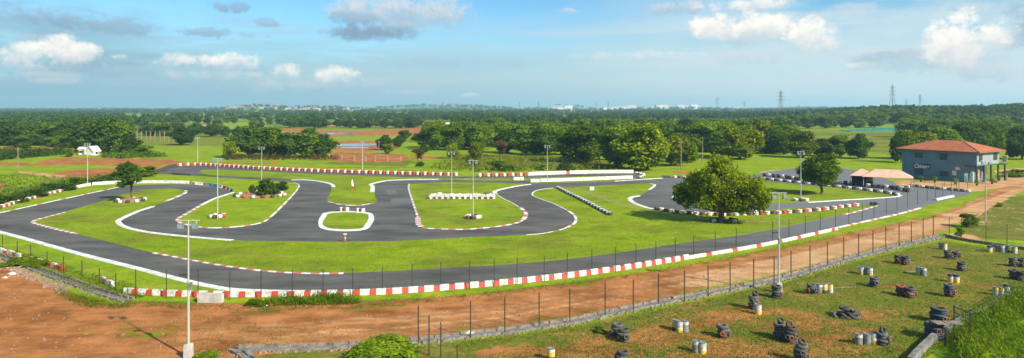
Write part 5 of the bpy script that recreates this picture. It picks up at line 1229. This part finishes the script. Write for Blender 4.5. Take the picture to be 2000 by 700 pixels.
# ------------------------------------------------------------------ haze
hb=MB().box((0,3600,43),(20400,7500,90)).build('haze',[]) if False else None
mb=MB().box((0,3500,43),(19600,7500,89)); me=bpy.data.meshes.new('haze'); me.from_pydata(mb.v,[],mb.f)
hz_o=bpy.data.objects.new('haze',me); COL.objects.link(hz_o); hz_o['kind']='stuff'; hz_o['label']='thin blue haze over the whole plain'
hm=bpy.data.materials.new('haze_air'); hm.use_nodes=True; N=hm.node_tree.nodes; N.clear(); out=N.new('ShaderNodeOutputMaterial'); pv=N.new('ShaderNodeVolumePrincipled')
pv.inputs['Color'].default_value=(.48,.76,1.0,1); pv.inputs['Density'].default_value=.00017; pv.inputs['Anisotropy'].default_value=.2
hm.node_tree.links.new(pv.outputs[0],out.inputs['Volume']); me.materials.append(hm)

# ------------------------------------------------------------------ world, sun, camera
AZ=math.atan2(.74,-.67); EL=math.radians(34)
w=bpy.data.worlds.new('World'); S.world=w; w.use_nodes=True; nt=w.node_tree; N=nt.nodes; L=nt.links
bg=N['Background']; sky=N.new('ShaderNodeTexSky'); sky.sky_type='NISHITA'; sky.sun_disc=False; sky.sun_elevation=EL; sky.sun_rotation=AZ; sky.air_density=1.0; sky.dust_density=.6; sky.ozone_density=1.5
tc=N.new('ShaderNodeTexCoord'); sp=N.new('ShaderNodeSeparateXYZ'); L.new(tc.outputs['Generated'],sp.inputs[0])
def mth(op,a,b=None,c=None,clamp=False):
    x=N.new('ShaderNodeMath'); x.operation=op; x.use_clamp=clamp
    for i,v in enumerate((a,b,c)):
        if v is None: continue
        if isinstance(v,(int,float)): x.inputs[i].default_value=v
        else: L.new(v,x.inputs[i])
    return x.outputs[0]
az=mth('ARCTAN2',sp.outputs[0],sp.outputs[1]); el=mth('ARCSINE',sp.outputs[2])
def cvec(sx,sy,dz=0):
    c=N.new('ShaderNodeCombineXYZ'); L.new(mth('MULTIPLY',az,sx),c.inputs[0]); L.new(mth('MULTIPLY',el,sy),c.inputs[1]); c.inputs[2].default_value=dz; return c.outputs[0]
def noise(vec,s,d=7,ro=.6,dist=0):
    n=N.new('ShaderNodeTexNoise'); n.inputs['Scale'].default_value=s; n.inputs['Detail'].default_value=d; n.inputs['Roughness'].default_value=ro; n.inputs['Distortion'].default_value=dist; L.new(vec,n.inputs['Vector']); return n.outputs['Fac']
def sstep(v,lo,hi,tmax=1):
    m=N.new('ShaderNodeMapRange'); m.interpolation_type='SMOOTHSTEP'; m.inputs['From Min'].default_value=lo; m.inputs['From Max'].default_value=hi; m.inputs['To Max'].default_value=tmax; L.new(v,m.inputs['Value']); return m.outputs[0]
def mixc(f,a,b):
    x=N.new('ShaderNodeMixRGB')
    if isinstance(f,(int,float)): x.inputs[0].default_value=f
    else: L.new(f,x.inputs[0])
    for i,v in ((1,a),(2,b)):
        if isinstance(v,tuple): x.inputs[i].default_value=v+(1,)
        else: L.new(v,x.inputs[i])
    return x.outputs[0]
SKYK=1.0
nb1=noise(cvec(18,24),1,8,.65); nb2=noise(cvec(3.0,26,3),1,7,.6,.4); nfine=noise(cvec(52,56,7),1,7,.7); nw=noise(cvec(1.6,7,9),1,4,.5)
CW=(13.2,13.0,12.6)   # cloud radiances, in the sky texture's own units
col=sky.outputs[0]
tn=N.new('ShaderNodeMixRGB'); tn.blend_type='MULTIPLY'; tn.inputs[0].default_value=1; L.new(col,tn.inputs[1]); tn.inputs[2].default_value=(.85,1.08,1.22,1); col=tn.outputs[0]
hs=N.new('ShaderNodeHueSaturation'); hs.inputs['Saturation'].default_value=1.2; hs.inputs['Value'].default_value=1.0; L.new(col,hs.inputs['Color']); col=hs.outputs[0]
WORLD_COLS={}
def setc(r,g,b,k=1.0): return (r*k,g*k,b*k)
BASE=4.6
# broad thin layer in the lower sky
lay=mth('MULTIPLY',sstep(el,.135,.055),sstep(nb2,.22,.58)); lay=mth('MAXIMUM',mth('MULTIPLY',lay,.8),sstep(el,.085,.02,.93))
lowr=sstep(az,-.6,.6)
col=mixc(lay,col,mixc(lowr,setc(.50,.86,1.10,BASE),setc(1.05,1.32,1.42,BASE)))
st=mth('MULTIPLY',sstep(noise(cvec(2.2,38,21),1,6,.6,.5),.47,.66),mth('MULTIPLY',sstep(el,.165,.10),sstep(el,.012,.04)))
col=mixc(mth('MULTIPLY',st,.55),col,mixc(lowr,setc(.74,.96,1.12,BASE),setc(1.30,1.42,1.48,BASE)))
# thin right hand veil up high
veil=mth('MULTIPLY',sstep(az,.0,.42),sstep(noise(cvec(4,12,5),1,7,.6,.3),.30,.60)); col=mixc(mth('MULTIPLY',veil,.75),col,setc(1.15,1.38,1.46,BASE))
vl=mth('MULTIPLY',sstep(az,-.30,-.62),sstep(noise(cvec(5,16,15),1,7,.6,.3),.42,.62)); col=mixc(mth('MULTIPLY',vl,.7),col,setc(.46,.70,.90,BASE))
def cloud(px,py,rx,ry,ctop,cbot,op=1.0,soft=2.0,rag=2.7):
    global col
    a0=math.atan((px-1000)/F); ca=math.cos(a0); e0=math.atan((HZ-py)/F*ca); ra=rx/F*ca*ca; re=ry/F*ca
    dx=mth('DIVIDE',mth('SUBTRACT',az,a0),ra); dy=mth('DIVIDE',mth('SUBTRACT',el,e0),re)
    rag=1.5 if ctop is wht else rag; q=mth('ADD',mth('MULTIPLY',dx,dx),mth('MULTIPLY',dy,dy)); f=mth('SUBTRACT',1.0,q)
    n=mth('ADD',mth('MULTIPLY',mth('SUBTRACT',nfine,.5),rag*1.4),mth('MULTIPLY',mth('SUBTRACT',nb1,.5),rag*1.6))
    d=sstep(mth('ADD',f,n),0,soft,op)
    lit=sstep(mth('ADD',dy,mth('MULTIPLY',mth('SUBTRACT',nfine,.5),2.6)),-.9,.7)
    col=mixc(d,col,mixc(lit,cbot,ctop))
wht=setc(1.95,1.85,1.68,BASE); pk=setc(1.30,1.33,1.35,BASE); gr=setc(.62,.84,1.02,BASE); dk=setc(.42,.60,.82,BASE); bl=setc(.80,1.08,1.25,BASE)
for c in [(80,150,140,14,pk,gr,.5,1.2),(260,140,120,16,bl,gr,.55,1.2),(420,150,110,16,pk,gr,.5,1.2),(560,170,120,14,pk,bl,.45,1.2),(330,170,160,10,bl,gr,.45,1.2),(900,120,170,14,bl,gr,.4,1.3),(1250,110,160,14,wht,bl,.35,1.3),(1500,110,140,20,pk,bl,.5,1.2),(1620,30,120,20,pk,bl,.4,1.2),(1900,20,110,18,pk,bl,.5,1.2),(90,35,150,20,gr,dk,.7,1.0),(220,50,90,20,gr,dk,.55,1.0),(60,75,80,14,bl,gr,.6,1.0),(450,14,45,14,gr,dk,.7,.9),(400,64,60,13,gr,dk,.65,.9),(520,45,30,10,gr,dk,.5,.9),(490,70,40,9,gr,dk,.4,1),
          (725,64,115,20,dk,dk,.9,1.0,1.3),(785,24,170,40,pk,gr,.95,1.2,1.3),(700,40,60,16,gr,dk,.7,.8),
          (110,118,150,26,pk,gr,.55,1.5),(118,93,52,34,wht,pk,.95,.9),(165,102,40,24,wht,pk,.9,.9),(45,108,76,32,wht,bl,.85,.9),(400,124,50,12,pk,bl,.7,1),(30,130,60,12,pk,bl,.6,1),(235,112,20,9,wht,bl,.6,.9),(350,122,60,12,pk,bl,.7,.9),(455,122,60,20,wht,bl,.85,.9),(360,120,70,18,wht,bl,.6,1),(120,160,60,8,pk,bl,.4,1),
          (640,160,150,20,pk,bl,.5,1.5),(565,140,40,20,wht,bl,.8,.9),(662,148,60,22,wht,bl,.85,.9),(800,180,60,8,pk,bl,.4,1),(915,186,20,6,wht,bl,.5,1),(1110,22,26,6,pk,bl,.5,1),
          (1330,14,60,16,pk,gr,.7,1),(1470,8,120,16,wht,pk,.8,1),(1480,60,190,34,pk,gr,.45,1.4),(1400,55,62,32,wht,pk,.95,.9),(1490,52,84,32,wht,pk,.9,.9),(1590,68,64,40,wht,pk,.9,.9),(1700,110,80,18,pk,bl,.5,1),(1680,130,40,10,wht,bl,.6,.9),
          (1990,50,50,50,gr,gr,.7,1),(1770,120,120,25,gr,bl,.5,1),(1880,110,130,40,pk,gr,.5,1.5),(1866,78,78,64,wht,pk,1,.8),(1945,62,54,36,wht,pk,.95,.9),(1930,140,80,25,pk,gr,.5,1)]:
    cloud(*c)
L.new(col,bg.inputs['Color']); bg.inputs['Strength'].default_value=.062
sun=bpy.data.lights.new('sun','SUN'); sun.energy=3.9; sun.angle=math.radians(1.2); sun.color=(1,.93,.80); so=bpy.data.objects.new('sun',sun); COL.objects.link(so)
sd=Vector((math.sin(AZ)*math.cos(EL),math.cos(AZ)*math.cos(EL),math.sin(EL))); so.rotation_euler=sd.to_track_quat('Z','Y').to_euler(); so.location=(60,-60,80)
cd=bpy.data.cameras.new('camera'); cd.sensor_fit='HORIZONTAL'; cd.sensor_width=36; cd.lens=F/2000*36; cd.shift_y=-(350-HZ)/2000; cd.clip_end=20000; cd.clip_start=.5
co=bpy.data.objects.new('camera',cd); COL.objects.link(co); co.location=(0,0,H); co.rotation_euler=(PI/2,0,0); S.camera=co
S.view_settings.view_transform='Standard'; S.view_settings.look='None'; S.view_settings.gamma=1; S.view_settings.exposure=1.05
S.cycles.max_bounces=6; S.cycles.diffuse_bounces=3; S.cycles.glossy_bounces=2; S.cycles.transmission_bounces=3; S.cycles.volume_bounces=1; S.cycles.transparent_max_bounces=8
S.cycles.use_denoising=True
